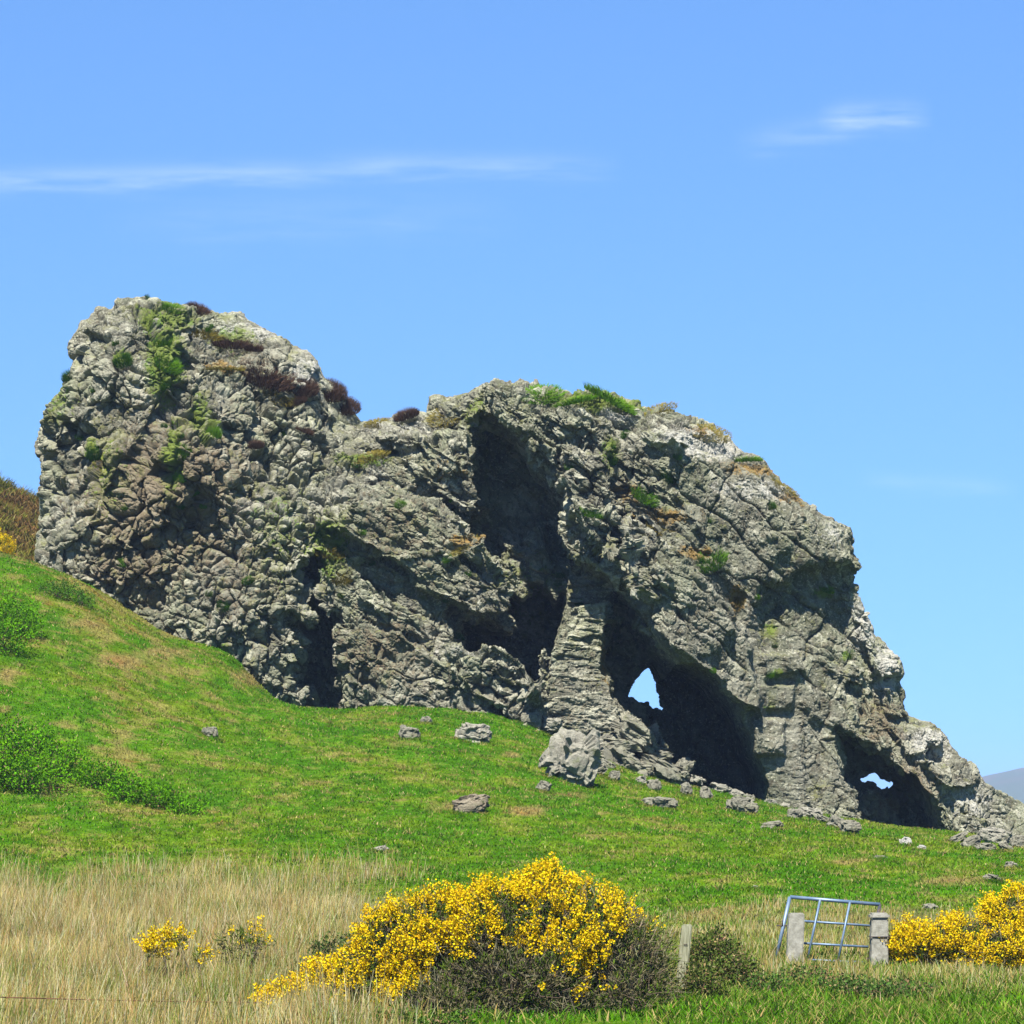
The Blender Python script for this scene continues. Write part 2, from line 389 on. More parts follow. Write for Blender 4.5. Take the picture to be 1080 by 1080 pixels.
BOSS = [  # polygon, metres towards the camera, width of its edge
    ([(504, 392), (520, 440), (556, 474), (590, 528), (610, 582), (640, 620), (676, 664), (715, 708), (760, 732), (800, 800), (812, 700), (800, 640), (850, 606), (920, 592), (890, 530), (780, 450), (640, 395)], 1.7, .40),
    ([(652, 560), (668, 545), (700, 572), (735, 606), (775, 646), (796, 690), (800, 760), (762, 734), (715, 702), (690, 690), (664, 640)], 1.15, .2),
    ([(694, 470), (770, 478), (860, 525), (915, 590), (850, 602), (815, 622), (792, 652), (772, 622), (738, 580), (706, 530)], .45, .25),
    ([(345, 560), (400, 500), (470, 520), (505, 575), (532, 612), (537, 655), (565, 684), (520, 666), (470, 640), (440, 624), (400, 582), (370, 575)], .9, .22),
    ([(468, 684), (510, 672), (545, 690), (575, 735), (572, 785), (500, 775), (470, 730)], .55, .35),
    ([(300, 600), (330, 640), (308, 660), (328, 690), (314, 715), (324, 745), (290, 745), (240, 660)], .35, .3),
    ([(380, 400), (505, 400), (500, 470), (455, 470), (395, 462)], .5, .5),
    ([(60, 590), (32, 560), (28, 430), (110, 300), (200, 305), (190, 420), (120, 520), (90, 585)], .55, .35),
    ([(845, 620), (890, 640), (925, 720), (900, 780), (850, 760), (822, 700), (815, 650)], .35, .3),
    ([(902, 636), (925, 660), (957, 700), (958, 714), (932, 716), (910, 676)], .55, .15),
    ([(934, 721), (964, 726), (965, 753), (938, 754)], .6, .13),
    ([(938, 760), (986, 761), (1007, 775), (1006, 790), (962, 792)], .5, .15),
    ([(972, 800), (1022, 800), (1042, 834), (1000, 834)], .5, .15),
    ([(800, 690), (845, 684), (850, 712), (806, 716)], .35, .13), ([(792, 722), (836, 720), (838, 748), (796, 752)], .40, .13), ([(786, 760), (826, 756), (834, 796), (792, 800)], .45, .15),
    ([(585, 470), (650, 480), (655, 540), (640, 600), (618, 575), (590, 520)], .45, .3),
]
CTRL = [(40, 500, .5), (150, 400, -1.2), (130, 320, .3), (230, 330, 1.2), (200, 500, -3.2), (300, 400, 1.0), (365, 430, 2.6), (330, 470, .2), (250, 640, -3.0),
        (120, 590, -2.2), (300, 590, -2.2), (320, 720, -1.4), (370, 560, -1.0), (400, 470, 1.0), (440, 430, 2.0), (485, 500, .0), (450, 600, -.8), (400, 700, -2.0),
        (470, 720, -2.0), (560, 760, -1.6), (530, 420, -.3), (600, 450, -.6), (650, 440, .5), (700, 500, -.9), (640, 560, -1.0), (800, 560, -.9), (860, 570, -.5),
        (740, 650, -1.2), (700, 650, -1.4), (790, 720, -1.3), (810, 800, -1.6), (850, 660, .3), (860, 760, -.8), (910, 730, .4), (960, 790, .2), (1000, 860, -.2), (1090, 880, .8),
        (640, 800, -1.8), (70, 620, -1.8), (870, 850, -1.4), (990, 880, -.4), (240, 760, -2.6)]
H = 0.085
X0, X1, ZL, ZH, YL, YH = -19.2, 23.0, -4.6, 20.6, 104.2, 121.2
ax = np.arange(X0, X1, H); az = np.arange(ZL, ZH, H); ay = np.arange(YL, YH, H)
def rock_frame(P, U, Vv):
    warp = np.stack([fbm(P[:, 0]*1.3, P[:, 1]*1.3, P[:, 2]*1.3, 2, s) for s in (201, 203, 205)], 1)*.19
    Q = P+warp
    cob = np.clip((1-sstep(330, 400, U))*sstep(400, 500, Vv+U*.25)+.45*sstep(650, 720, Vv)*(1-sstep(520, 600, U)), 0, 1)
    cob = np.maximum(cob, .85*(1-sstep(140, 240, U)))
    flat = sstep(650, 720, U)*(1-.65*sstep(860, 915, U))*sstep(440, 500, Vv)
    wall = sstep(345, 385, U)*(1-sstep(500, 540, U))*sstep(455, 500, Vv)
    flat = np.maximum(flat, .55*wall)
    pil = sstep(572, 580, U)*(1-sstep(648, 656, U))*sstep(595, 615, Vv)*(1-sstep(765, 785, Vv))
    layer = np.clip(pil+sstep(778, 790, U)*(1-sstep(838, 850, U))*sstep(650, 670, Vv), 0, 1)
    # stretched along the dip (down to the right), layered blocks lie flat
    ca, sa = math.cos(.62), math.sin(.62)
    dip = np.stack([(Q[:, 0]*ca-Q[:, 2]*sa)*.56, Q[:, 1]*.9, (Q[:, 0]*sa+Q[:, 2]*ca)*1.30], 1)
    lay = np.stack([P[:, 0]*.45, P[:, 1]*.45, P[:, 2]*1.9+.12*P[:, 0]], 1)
    useLay = layer > .5; useDip = (U > 335) & ~useLay
    steep = sstep(700, 760, U)*(1-useLay)          # the right face is streaked down to the right, more steeply
    ca, sa = math.cos(.95), math.sin(.95)
    dip2 = np.stack([(Q[:, 0]*ca-Q[:, 2]*sa)*.66, Q[:, 1]*.9, (Q[:, 0]*sa+Q[:, 2]*ca)*1.22], 1)
    B = np.where(useLay[:, None], lay, np.where(steep[:, None] > .5, dip2, np.where(useDip[:, None], dip, Q)))
    return Q, B, cob, flat, layer
def rock_big(P):
    """Large blocks and joints, carved into the field itself (metres)."""
    U = 540+P[:, 0]*28; Vv = 860-P[:, 2]*28
    Q, B, cob, flat, layer = rock_frame(P, U, Vv)
    b1, b2, r0, tv0 = voronoi(Q*.27+7.7, 299, .8)
    huge = .55*(r0-.5)+.75*tv0-.25*np.exp(-(b2-b1)/.03)
    f1, f2, r, tv = voronoi(B*.60+3.3, 301, .8)
    big = .46*(r-.5)+.50*tv-.30*np.exp(-(f2-f1)/.06)
    return np.clip((.62*huge*(1-.35*cob)+big*(1-.65*cob))*(1-.72*flat)*(1-.85*layer), -.75, .55)
def rock_disp(P, U, Vv):
    """Smaller relief in metres along the surface (facets, open joints, cobbles), and a tone per stone."""
    Q, B, cob, flat, layer = rock_frame(P, U, Vv)
    f1, f2, r, tv = voronoi(B*.60+3.3, 301)
    rough = np.clip(.62+1.15*fbm(P[:, 0]*.42, P[:, 1]*.42, P[:, 2]*.42, 3, 331), .22, 1.15)   # quiet faces beside broken ones
    d = -.10*np.exp(-(f2-f1)/.035)*(1-.5*flat)*(1-.85*layer)
    g1, g2, r2, tv2 = voronoi(B*1.55+9.1, 307, .8)
    l1, l2, r2b, tvb = voronoi(Q*.92+2.1, 309, .8)
    m1, m2, r2c, tvc = voronoi(Q*2.3+6.1, 319, .8)
    e = g2-g1; eb = l2-l1; ec = m2-m1
    med = .27*(r2-.5)+.30*tv2-.22*np.exp(-e/.05)
    med = med+(1-rough)*(.30*(r2b-.5)+.40*tvb-.20*np.exp(-eb/.03)-.6*med)     # broader faces where the rock is quiet
    stone = .24*np.sqrt(np.clip(e, 0, .6))-.12+.22*(r2-.5)+.30*tv2-.26*np.exp(-e/.05)
    stoneb = .26*np.sqrt(np.clip(eb, 0, .5))-.14+.36*(r2b-.5)+.58*tvb-.32*np.exp(-eb/.04)+.16*stone
    stonec = .19*np.sqrt(np.clip(ec, 0, .6))-.09+.18*(r2c-.5)+.24*tvc-.15*np.exp(-ec/.06)+.22*(r2b-.5)+.3*tvb
    sel = fbm(P[:, 0]*.33, P[:, 1]*.33, P[:, 2]*.33, 3, 341)+.45*(1-sstep(200, 300, U+.25*(Vv-450)))*(1-sstep(520, 600, Vv))-.16*sstep(520, 620, Vv)
    pick = np.where(sel > .12, 2, np.where(sel < -.16, 0, 1))
    stone = np.choose(pick, [stonec, stone, stoneb])
    d = d+med*np.clip(rough, .55, 1.1)*(1-cob)*(1-.62*flat)*(1-.70*layer)+(stone*(.30+.70*rough)+.5*med*np.clip(1-rough, 0, .6))*cob
    h1, h2, r3, tv3 = voronoi(B*3.6+1.7, 311, .8)
    e3 = h2-h1
    sm = .09*(r3-.5)+.12*tv3-.09*np.exp(-e3/.06)
    st3 = .09*np.sqrt(np.clip(e3, 0, .6))-.045+.06*(r3-.5)-.05*np.exp(-e3/.09)
    d = d+(sm*(1-cob)*(1-.55*flat)+st3*cob)*(1-.6*layer)*(.35+.65*rough)
    for (jx, jy, jz, sp_, sd, am) in ((.55, .15, .83, .75, 351, .20), (.88, .2, -.42, .55, 353, .16), (.12, .3, .95, .50, 357, .12)):
        q = (P[:, 0]*jx+P[:, 1]*jy+P[:, 2]*jz)*sp_+.42*fbm(P[:, 0]*.5, P[:, 1]*.5, P[:, 2]*.5, 3, sd)
        iq = np.floor(q); fq = q-iq; on = sstep(-.05, .25, fbm(P[:, 0]*.28, P[:, 1]*.28, P[:, 2]*.28, 2, sd+1))
        z0 = np.zeros(len(P), np.int64); hh = rnd(hash3(iq.astype(np.int64), z0, z0, sd))
        d = d+on*am*(1+.5*cob)*((hh-.5)*1.3-1.1*np.exp(-np.minimum(fq, 1-fq)/sp_/.05))*(1-.8*layer)
    k1, k2, r4, tv4 = voronoi(Q*7.5+4.4, 313, .8)
    d = d+(.035*(r4-.5)+.045*tv4)*(1-.4*layer)*(1-.4*flat)*(1-.7*cob)
    d = d+.03*fbm(P[:, 0]*9, P[:, 1]*9, P[:, 2]*9, 2, 317)-.06
    r2 = np.where(cob > .45, np.choose(pick, [r2c, r2, r2b]), r2)
    tone = np.where(cob > .45, .25*r+.45*r2+.30*r3, .30*r+.35*r2+.35*r3)
    return d, np.clip((tone-.5)*1.7+.5, 0, 1)*(1-.42*flat), r3*(1-.08*flat), d
def crag_field():
    X, Z = np.meshgrid(ax, az, indexing='ij')
    U = 540+X*28.0; V = 860-Z*28.0
    num = 0; den = 0
    for u, v, d in CTRL:
        w = 1/(((U-u)**2+(V-v)**2)/900+1)**1.6; num = num+w*d; den = den+w
    D = num/den
    n0 = np.zeros_like(X)
    wu = .22*fbm(X*.8, n0+1, Z*.8, 3, 101); wv = .22*fbm(X*.8, n0+7, Z*.8, 3, 103)
    wu2 = .14*fbm(X*2.2, n0+1, Z*2.2, 2, 107); wv2 = .14*fbm(X*2.2, n0+7, Z*2.2, 2, 109)
    so = poly_sdf(X+wu2*.7, Z+wv2*.7, PW(OUTLINE, 111.6))
    ridge = sstep(840, 900, U)
    R = 2.6-.2*ridge
    tt = np.clip(-so/R, 0, 1)
    infl = R*(1-np.sqrt(np.clip(1-(1-tt)**2, 0, 1)))
    infl = infl*(1-ridge)+ridge*1.6*(1-tt)
    for pts, amp, w in BOSS:
        b = poly_sdf(X+wu+wu2, Z+wv+wv2, PW(pts, 109))
        D = D-amp*(1-sstep(-w, w*.3, b))*((1-.78*sstep(690, 790, U)) if amp > 1.5 else 1)
    D = D+infl
    D = D+.35*fbm(X*.45, n0, Z*.45, 3, 113)
    # tilted strata steps in the middle wall and over the hood (running down to the right)
    q = (Z+.62*X)*.75+.5*fbm(X*.5, n0, Z*.5, 2, 117)
    saw = (q-np.floor(q))
    D = D-.28*saw*sstep(340, 400, U)*(1-sstep(560, 640, U))
    q2 = Z*1.25+.9*fbm(X*.6, n0, Z*.6, 3, 119)
    D = D+.10*((q2-np.floor(q2))-.5)*sstep(785, 800, U+8*wu)*(1-sstep(825, 845, U+30*wu))*sstep(650, 690, V)
    D = np.clip(D, -5, 8)
    gx_, gz_ = np.gradient(D, H)
    gD = np.sqrt(1+np.clip(gx_**2+gz_**2, 0, 30))
    Bk = np.interp(U, [35, 400, 800, 900, 1080, 1160], [9, 9.0, 9.6, 6.6, 4.8, 4.2])-infl*1.1
    cs = [(poly_sdf(X+wu2+.5*wu, Z+wv2+.5*wv, PW(p, 111 if k < 6 else 113.5)), e, tp) for k, (p, e, tp) in enumerate(CAVES)]
    pil = poly_sdf(X+wu2*.6, Z+wv2*.4, PW([(600, 596), (646, 606), (654, 650), (640, 690), (646, 730), (656, 780), (650, 830), (566, 830), (570, 745), (582, 690), (592, 650)], 110.5))
    q3 = Z*1.5+.3*X*0+.2*fbm(X*.6, n0, Z*.6, 2, 121)
    pf = 1.15-np.clip((V-600)/170, 0, 1.4)*1.75+.25*((q3-np.floor(q3))-.5)
    rib = poly_sdf(X+wu2+.6*wu, Z+wv2+.6*wv, PW([(524, 552), (548, 566), (570, 548), (592, 584), (606, 612), (588, 632), (566, 610), (548, 628), (530, 616)], 110.8))
    ribf = 2.5+.5*fbm(X*1.1, n0, Z*1.1, 3, 127)-.5*np.clip((V-560)/60, 0, 1)
    arch_block = poly_sdf(X+wu2, Z+wv2, PW([(898, 900), (900, 858), (912, 838), (926, 834), (934, 842), (942, 834), (956, 844), (960, 900)], 112.5))
    f = np.empty((len(ax), len(ay), len(az)), np.float32)
    for j, y in enumerate(ay):
        yr = y-Y0
        g = np.maximum(np.maximum((D-yr)/gD, so), (yr-Bk)*.8)
        sh = .12*math.sin(y*1.9)*0
        for c, e, tp in cs:
            cc = np.maximum(c+tp*(yr+1.0)+.10*np.sin(y*2.3+X*1.7+Z*1.1)*(1 if tp > 0 else 0), yr-e)
            g = np.maximum(g, -cc)
        g = np.minimum(g, np.maximum(np.maximum(pil, (pf-yr)*.9), yr-5.0))
        g = np.minimum(g, np.maximum(np.maximum(arch_block, (2.9-yr)*.9), yr-4.6))
        g = np.minimum(g, np.maximum(np.maximum(rib, (ribf-yr)*.8), yr-6.0))
        f[:, j, :] = g
    # carve the big blocks: evaluated on every second voxel near the surface, then interpolated
    fs = f[::2, ::2, ::2]; I = np.argwhere(np.abs(fs) < 1.7)
    P = np.stack([ax[I[:, 0]*2], ay[I[:, 1]*2], az[I[:, 2]*2]], 1); dsp = np.zeros(fs.shape, np.float32)
    calm = 1-.5*sstep(1.5, 3.0, P[:, 1]-Y0)-.5*sstep(3.5, 5.5, P[:, 1]-Y0)
    calm = calm*(.25+.75*sstep(.2, 1.6, -so[I[:, 0]*2, I[:, 2]*2]))
    dsp[I[:, 0], I[:, 1], I[:, 2]] = rock_big(P)*calm
    for k in range(3):
        n = f.shape[k]; i = np.arange(n); i0 = i//2; i1 = np.minimum((i+1)//2, dsp.shape[k]-1); dsp = (np.take(dsp, i0, k)+np.take(dsp, i1, k))*.5
    f -= dsp
    f[0] = f[-1] = 1; f[:, 0] = f[:, -1] = 1; f[:, :, 0] = f[:, :, -1] = 1
    return f
def surface_nets(f, org, h):
    ins = f < 0
    c = np.zeros(tuple(s-1 for s in f.shape), np.int8)
    for dx in (0, 1):
        for dy in (0, 1):
            for dz in (0, 1):
                c += ins[dx:f.shape[0]-1+dx, dy:f.shape[1]-1+dy, dz:f.shape[2]-1+dz]
    act = (c > 0) & (c < 8)
    I = np.argwhere(act); vid = np.full(act.shape, -1, np.int32); vid[act] = np.arange(len(I))
    acc = np.zeros((len(I), 3)); cnt = np.zeros(len(I))
    corners = [(a, b, d) for a in (0, 1) for b in (0, 1) for d in (0, 1)]
    for p in corners:
        for k in range(3):
            if p[k]: continue
            q = list(p); q[k] = 1
            fa = f[I[:, 0]+p[0], I[:, 1]+p[1], I[:, 2]+p[2]]; fb = f[I[:, 0]+q[0], I[:, 1]+q[1], I[:, 2]+q[2]]
            x = (fa < 0) != (fb < 0); tt = np.where(x, fa/np.where(x, fa-fb, 1), 0)
            pos = np.tile(np.array(p, float), (len(I), 1)); pos[:, k] += tt
            acc += pos*x[:, None]; cnt += x
    V = (I+acc/cnt[:, None])*h+np.array(org)
    Fs = []
    for k in range(3):
        sl0 = [slice(None)]*3; sl1 = [slice(None)]*3; sl0[k] = slice(0, -1); sl1[k] = slice(1, None)
        a = ins[tuple(sl0)]; b = ins[tuple(sl1)]
        E = np.argwhere(a != b); o1, o2 = [(1, 2), (2, 0), (0, 1)][k]
        flip = a[E[:, 0], E[:, 1], E[:, 2]]
        def cell(d1, d2):
            e = E.copy(); e[:, o1] += d1; e[:, o2] += d2; return vid[e[:, 0], e[:, 1], e[:, 2]]
        q = np.stack([cell(-1, -1), cell(0, -1), cell(0, 0), cell(-1, 0)], 1)
        q[~flip] = q[~flip][:, ::-1]; Fs.append(q)
    return V, np.concatenate(Fs)
def vnormals(V, F):
    n = np.cross(V[F[:, 2]]-V[F[:, 0]], V[F[:, 3]]-V[F[:, 1]]); r = np.zeros_like(V)
    for k in range(3):
        for m in range(4): r[:, k] += np.bincount(F[:, m], n[:, k], len(V))
    return r/np.maximum(np.linalg.norm(r, axis=1), 1e-9)[:, None]
def edges_of(F):
    e = np.concatenate([F[:, [0, 1]], F[:, [1, 2]], F[:, [2, 3]], F[:, [3, 0]]]); return np.sort(e, 1)
def relax(V, F, it=2, lam=.5):
    e = np.unique(edges_of(F), axis=0); n = len(V)
    deg = np.bincount(e.ravel(), minlength=n)
    for _ in range(it):
        s = np.zeros_like(V)
        for k in range(3): s[:, k] = np.bincount(e[:, 0], V[e[:, 1], k], n)+np.bincount(e[:, 1], V[e[:, 0], k], n)
        V = V+lam*(s/deg[:, None]-V)
    return V
def subdivide(V, F):
    m = len(F); e = edges_of(F); key = e[:, 0].astype(np.int64)*len(V)+e[:, 1]
    u, first, inv = np.unique(key, return_index=True, return_inverse=True)
    mid = (V[e[first, 0]]+V[e[first, 1]])/2; ctr = V[F].mean(1); n = len(V)
    E = (inv+n).reshape(4, m).T; C = np.arange(m)+n+len(u)
    Q = [np.stack([F[:, k], E[:, k], C, E[:, k-1]], 1) for k in range(4)]
    return np.concatenate([V, mid, ctr]), np.concatenate(Q)
def spots(U, V, lst):
    m = np.zeros(len(U))
    for u, v, ru, rv_, a in lst: m = np.maximum(m, a*np.exp(-((U-u)/ru)**2-((V-v)/rv_)**2))
    return m
def build_crag():
    V, F = surface_nets(crag_field(), (X0, YL, ZL), H)
    # drop loose crumbs that the carving cut free
    e = edges_of(F); lab = np.arange(len(V))
    for _ in range(400):
        m = np.minimum(lab[e[:, 0]], lab[e[:, 1]]); new = lab.copy()
        np.minimum.at(new, e[:, 0], m); np.minimum.at(new, e[:, 1], m); new = new[new]; new = new[new]
        if (new == lab).all(): break
        lab = new
    cnt = np.bincount(lab, minlength=len(V)); keep = cnt[lab] > 3000
    F = F[keep[F[:, 0]]]; ids, inv = np.unique(F, return_inverse=True); V = V[ids]; F = inv.reshape(-1, 4)
    V = relax(V, F, 2)
    nc, Fc = len(V), F
    N = relax(vnormals(V, F), F, 10, .7)
    N, _ = subdivide(N, F)
    V, F = subdivide(V, F)
    N = N/np.maximum(np.linalg.norm(N, axis=1), 1e-6)[:, None]
    U = 540+V[:, 0]*28; W = 860-V[:, 2]*28
    d, tone, lich, _ = rock_disp(V, U, W)
    inner = 1-.55*sstep(.8, 2.2, V[:, 1]-Y0)*(1-sstep(6, 8, V[:, 1]-Y0))   # calmer walls deep in the passages
    V = V+N*(d*inner)[:, None]
    n2 = vnormals(V, F)
    brown = spots(U, W, [(180, 530, 95, 90, 1.0), (150, 600, 70, 50, .8), (260, 600, 70, 90, .45), (400, 690, 70, 50, .55), (250, 380, 40, 30, .5), (930, 760, 30, 40, .7), (960, 830, 30, 30, .9), (420, 560, 60, 60, .45)])
    green = spots(U, W, [(178, 385, 20, 46, 1.2), (172, 332, 32, 20, 1.0), (190, 490, 12, 40, 1.0), (215, 440, 14, 30, .8), (120, 500, 30, 60, .5), (300, 560, 40, 80, .45), (60, 420, 20, 40, .6), (225, 460, 10, 14, .9), (350, 580, 22, 40, .85), (380, 480, 35, 10, .8), (640, 480, 12, 25, .7), (98, 478, 8, 14, 1),
                         (130, 380, 10, 12, 1), (240, 345, 30, 15, .7), (812, 665, 7, 9, .8), (818, 712, 6, 7, .8), (809, 748, 6, 6, .7), (870, 625, 14, 6, .9), (895, 690, 6, 6, .9), (500, 430, 16, 20, .6), (560, 610, 50, 50, .4), (240, 690, 10, 10, .8), (630, 425, 60, 12, 1)])
    ochre = spots(U, W, [(700, 550, 40, 10, .8), (660, 525, 16, 18, .7), (730, 590, 26, 10, .9), (775, 635, 10, 18, 1), (800, 495, 50, 9, .9), (840, 525, 30, 8, .8), (490, 575, 28, 8, .9), (235, 385, 22, 12, .9), (110, 490, 14, 22, .7), (490, 500, 25, 12, .55),
                          (330, 570, 14, 8, .6), (640, 700, 8, 40, .6), (745, 455, 30, 8, .8), (450, 500, 60, 40, .35)])
    pale = spots(U, W, [(250, 340, 40, 14, .9), (320, 380, 20, 20, .8), (740, 470, 56, 22, 1.1), (650, 440, 22, 10, 1.), (800, 520, 60, 16, .7), (280, 540, 50, 40, .45), (915, 655, 20, 40, .85), (940, 705, 20, 34, .95), (985, 785, 28, 24, .9), (1030, 845, 36, 24, .65), (880, 560, 20, 20, .6), (420, 440, 50, 16, .5), (480, 690, 40, 12, .5)])
    pale = np.maximum(pale, .36*sstep(.35, .9, n2[:, 2]))
    green = np.maximum(green, .34*sstep(.45, .9, n2[:, 2])*(1-.6*pale))
    col = np.stack([brown, green, ochre, pale], 1)
    # one part per mass of the crag
    fu = U[F].mean(1); fv = W[F].mean(1); fy = V[F][:, :, 1].mean(1)-Y0
    part = np.full(len(F), 1)
    part[fu < 338+(fv-600)*.02] = 0
    edge = np.interp(fv, [390, 440, 475, 528, 582, 620, 664, 708, 740, 800, 960], [504, 520, 556, 590, 610, 640, 672, 700, 700, 700, 700])
    part[fu > edge] = 3
    pp = poly_sdf(fu, fv, [(590, 590), (650, 600), (658, 650), (645, 690), (650, 730), (660, 840), (560, 840), (565, 745), (578, 690), (588, 650)])
    part[(pp < 0) & (fy < 5.2) & (fu < np.interp(fv, [590, 660, 700], [612, 668, 700]))] = 2
    part[fu > np.interp(fv, [600, 640, 700, 780, 960], [905, 872, 862, 868, 885])] = 4
    root = thing('rock_outcrop', 'huge weathered grey rock outcrop with arches and caves on the grassy slope', 'rock outcrop', (0, Y0, 0))
    for k, nm in enumerate(['buttress', 'rock_wall', 'rock_pillar', 'overhang', 'rock_ridge']):
        f = F[part == k]; ids, inv = np.unique(f, return_inverse=True)
        vv = V[ids].copy(); vv[:, 1] -= Y0
        me = np_mesh(nm, vv, inv.reshape(-1, 4), col[ids])
        tc_ = np.ones((len(ids), 4), np.float32); tc_[:, 0] = tone[ids]; tc_[:, 1] = lich[ids]
        me.color_attributes.new('tone', 'FLOAT_COLOR', 'POINT').data.foreach_set('color', tc_.reshape(-1))
        obj(nm, me, M_ROCK, root)
    return BVHTree.FromPolygons(V[:nc].tolist(), Fc.tolist())
BVH = build_crag()
def rock_hit(px, py):
    h = BVH.ray_cast(Vector((0, 0, 0)), Vector(((px-540)/FPX, 1, (860-py)/FPX)).normalized())
    return h[0], h[1]

def ground_line(px): return float(np.interp(px, BASE_PX, BASE_PY))
# ------------------------------------------------------------------ loose boulders
def ico(sub):
    import bmesh
    bm = bmesh.new(); bmesh.ops.create_icosphere(bm, subdivisions=sub, radius=1)
    V = np.array([v.co[:] for v in bm.verts]); F = np.array([[v.index for v in f.verts] for f in bm.faces]); bm.free(); return V, F
ICO5, ICO4 = ico(5), ico(4)
M_PALE = mat_rock('pale_rock_material', False, (.40, .375, .31)); M_STONE = mat_rock('boulder_material', False, (.24, .225, .175)); M_BROWN = mat_rock('brown_rock_material', False, (.27, .20, .14))
M_WHITE = mat_rock('white_rock_material', False, (.70, .68, .63))
SUNK = []
def boulder(px, py, w, h, label, seed, mat=M_STONE, roll=0., name='boulder', Y=None, bury=.42, group='loose boulders below the crag', depth=.8):
    if Y is None: p = ground_hit(px, py+h*.5)
    else: p = Vector((float(wx(px, Y)), Y, float(wz(py+h*.5, Y))))
    m = p.y/FPX; sx = w*.5*m; sz = h*.5*m/(1-bury*.5)
    V, F = (ICO5 if w > 30 else ICO4); q = V.copy()
    big = max(abs(q).max(), 1)
    s = seed*7.3
    f1, f2, r, tv = voronoi(q*1.15+s, 401+seed, .8)
    k = 1+.30*(r-.5)+.40*tv-.06*np.exp(-(f2-f1)/.06)
    f1, f2, r, tv = voronoi(q*3.1+s, 431+seed, .8)
    k += .10*(r-.5)+.14*tv-.03*np.exp(-(f2-f1)/.08)
    k += .05*fbm(q[:, 0]*6+s, q[:, 1]*6, q[:, 2]*6, 3, seed)
    q = np.sign(q)*np.abs(q)**.75*k[:, None]
    q = q/np.abs(q).max(0)*np.array([sx, max(sx*depth, sz*.8), sz])
    ca, sa = math.cos(roll), math.sin(roll); x, z = q[:, 0].copy(), q[:, 2].copy()
    q[:, 0] = x*ca+z*sa; q[:, 2] = -x*sa+z*ca
    q[:, 2] += sz*(1-bury)
    o = obj(name, np_mesh(name, q, F), mat); o.location = p; SUNK.append((p.x, p.y, sx, max(sx*depth, sz*.8))); return tag(o, label, 'boulder', group)
BOULDERS = [
    (604, 794, 68, 62, 'biggest pale boulder leaning at the foot of the layered pillar', M_PALE, .35, None),
    (500, 772, 42, 20, 'grey boulder alone on the grass left of the big pale boulder', M_PALE, .05, None),
    (432, 772, 24, 14, 'small grey stone on the grass under the middle rock wall', M_STONE, .1, None),
    (450, 759, 14, 8, 'tiny stone right against the foot of the middle rock wall', M_STONE, .1, None),
    (496, 847, 46, 18, 'brownish boulder half sunk in the open green slope', M_BROWN, -.25, None),
    (574, 829, 18, 12, 'small stone just below the big pale boulder', M_STONE, .3, None),
    (697, 845, 42, 12, 'flat grey slab lying in the grass before the black cave', M_STONE, .05, None),
    (782, 848, 36, 18, 'grey block at the right side of the black cave mouth', M_STONE, .15, None),
    (803, 828, 44, 30, 'angular block under the layered column beside the cave', M_STONE, .3, None),
    (815, 870, 28, 9, 'low flat stone in the grass below the overhang', M_STONE, -.1, None),
    (856, 857, 30, 13, 'pale stone at the rock foot between the cave and the small arch', M_PALE, .2, None),
    (955, 887, 15, 9, 'bright white stone on the grass below the small arch', M_WHITE, .1, None),
    (972, 894, 10, 6, 'smallest white stone on the grass beside the bright white one', M_WHITE, .1, None),
    (928, 904, 16, 5, 'thin grey stone in the grass below the bright white stone', M_STONE, .0, None),
    (222, 771, 20, 11, 'small stone alone on the left green slope', M_STONE, .1, None),
    (402, 895, 18, 6, 'pale stone in the grass above the dry grass', M_PALE, -.2, None),
    (796, 936, 7, 5, 'tiny white stone in the grass up the slope from the gate', M_WHITE, .0, None),
    (1048, 881, 40, 18, 'pale block at the foot of the ridge by the right edge', M_PALE, .1, None),
    (1076, 887, 26, 18, 'grey block at the right edge of the picture under the ridge end', M_STONE, .1, None),
    (1066, 912, 18, 7, 'flat pale stone in the grass near the right edge', M_PALE, .1, None),
    (1046, 925, 22, 8, 'grey stone in the grass just above the right gorse bush', M_STONE, .1, None),
    (981, 957, 18, 9, 'pale stone in the grass behind the right gorse bush', M_PALE, .1, None),
    (668, 769, 52, 24, 'rounded mossy block on top of the pile right of the pillar', M_STONE, .45, 108.2),
    (655, 786, 50, 16, 'flat block in the middle of the pile right of the pillar', M_STONE, .05, 108.0),
    (663, 806, 70, 24, 'long slab sloping down from the pile right of the pillar', M_STONE, .5, 107.7),
    (700, 812, 62, 24, 'greenish slab sloping into the black cave mouth', M_STONE, .5, 108.3),
    (722, 806, 22, 16, 'small block on the sloping slab in the black cave mouth', M_STONE, .2, 108.6),
    (560, 757, 26, 18, 'squared block low in the wall left of the pillar foot', M_STONE, .1, 107.9),
    (582, 762, 24, 14, 'pale square block touching the pillar foot on its left', M_PALE, .0, 107.9),
]
for i, (px, py, w, h, lab, mat, roll, Y) in enumerate(BOULDERS): boulder(px, py, w, h, lab, i+1, mat, roll, 'boulder', Y)

R2 = random.Random(5)
RUB = [(575, 772), (590, 778), (640, 806), (648, 818), (676, 822), (690, 828), (712, 828), (724, 832), (745, 836), (760, 832), (640, 780), (700, 796), (715, 818), (735, 822), (790, 842), (812, 848), (826, 852), (838, 858), (868, 864), (882, 866), (896, 872), (1010, 884), (1024, 888), (1040, 893), (1060, 893), (846, 850), (775, 838), (632, 812)]
for i, (px, py) in enumerate(RUB):
    boulder(px, py, R2.uniform(12, 26), R2.uniform(8, 15), 'broken stone in the rubble along the foot of the caves and pillar', 40+i, R2.choice([M_STONE, M_STONE, M_PALE]), R2.uniform(-.5, .6), 'rubble_stone',
            None if py > ground_line(px)-1 else 108.2, .3, 'rubble along the foot of the caves')

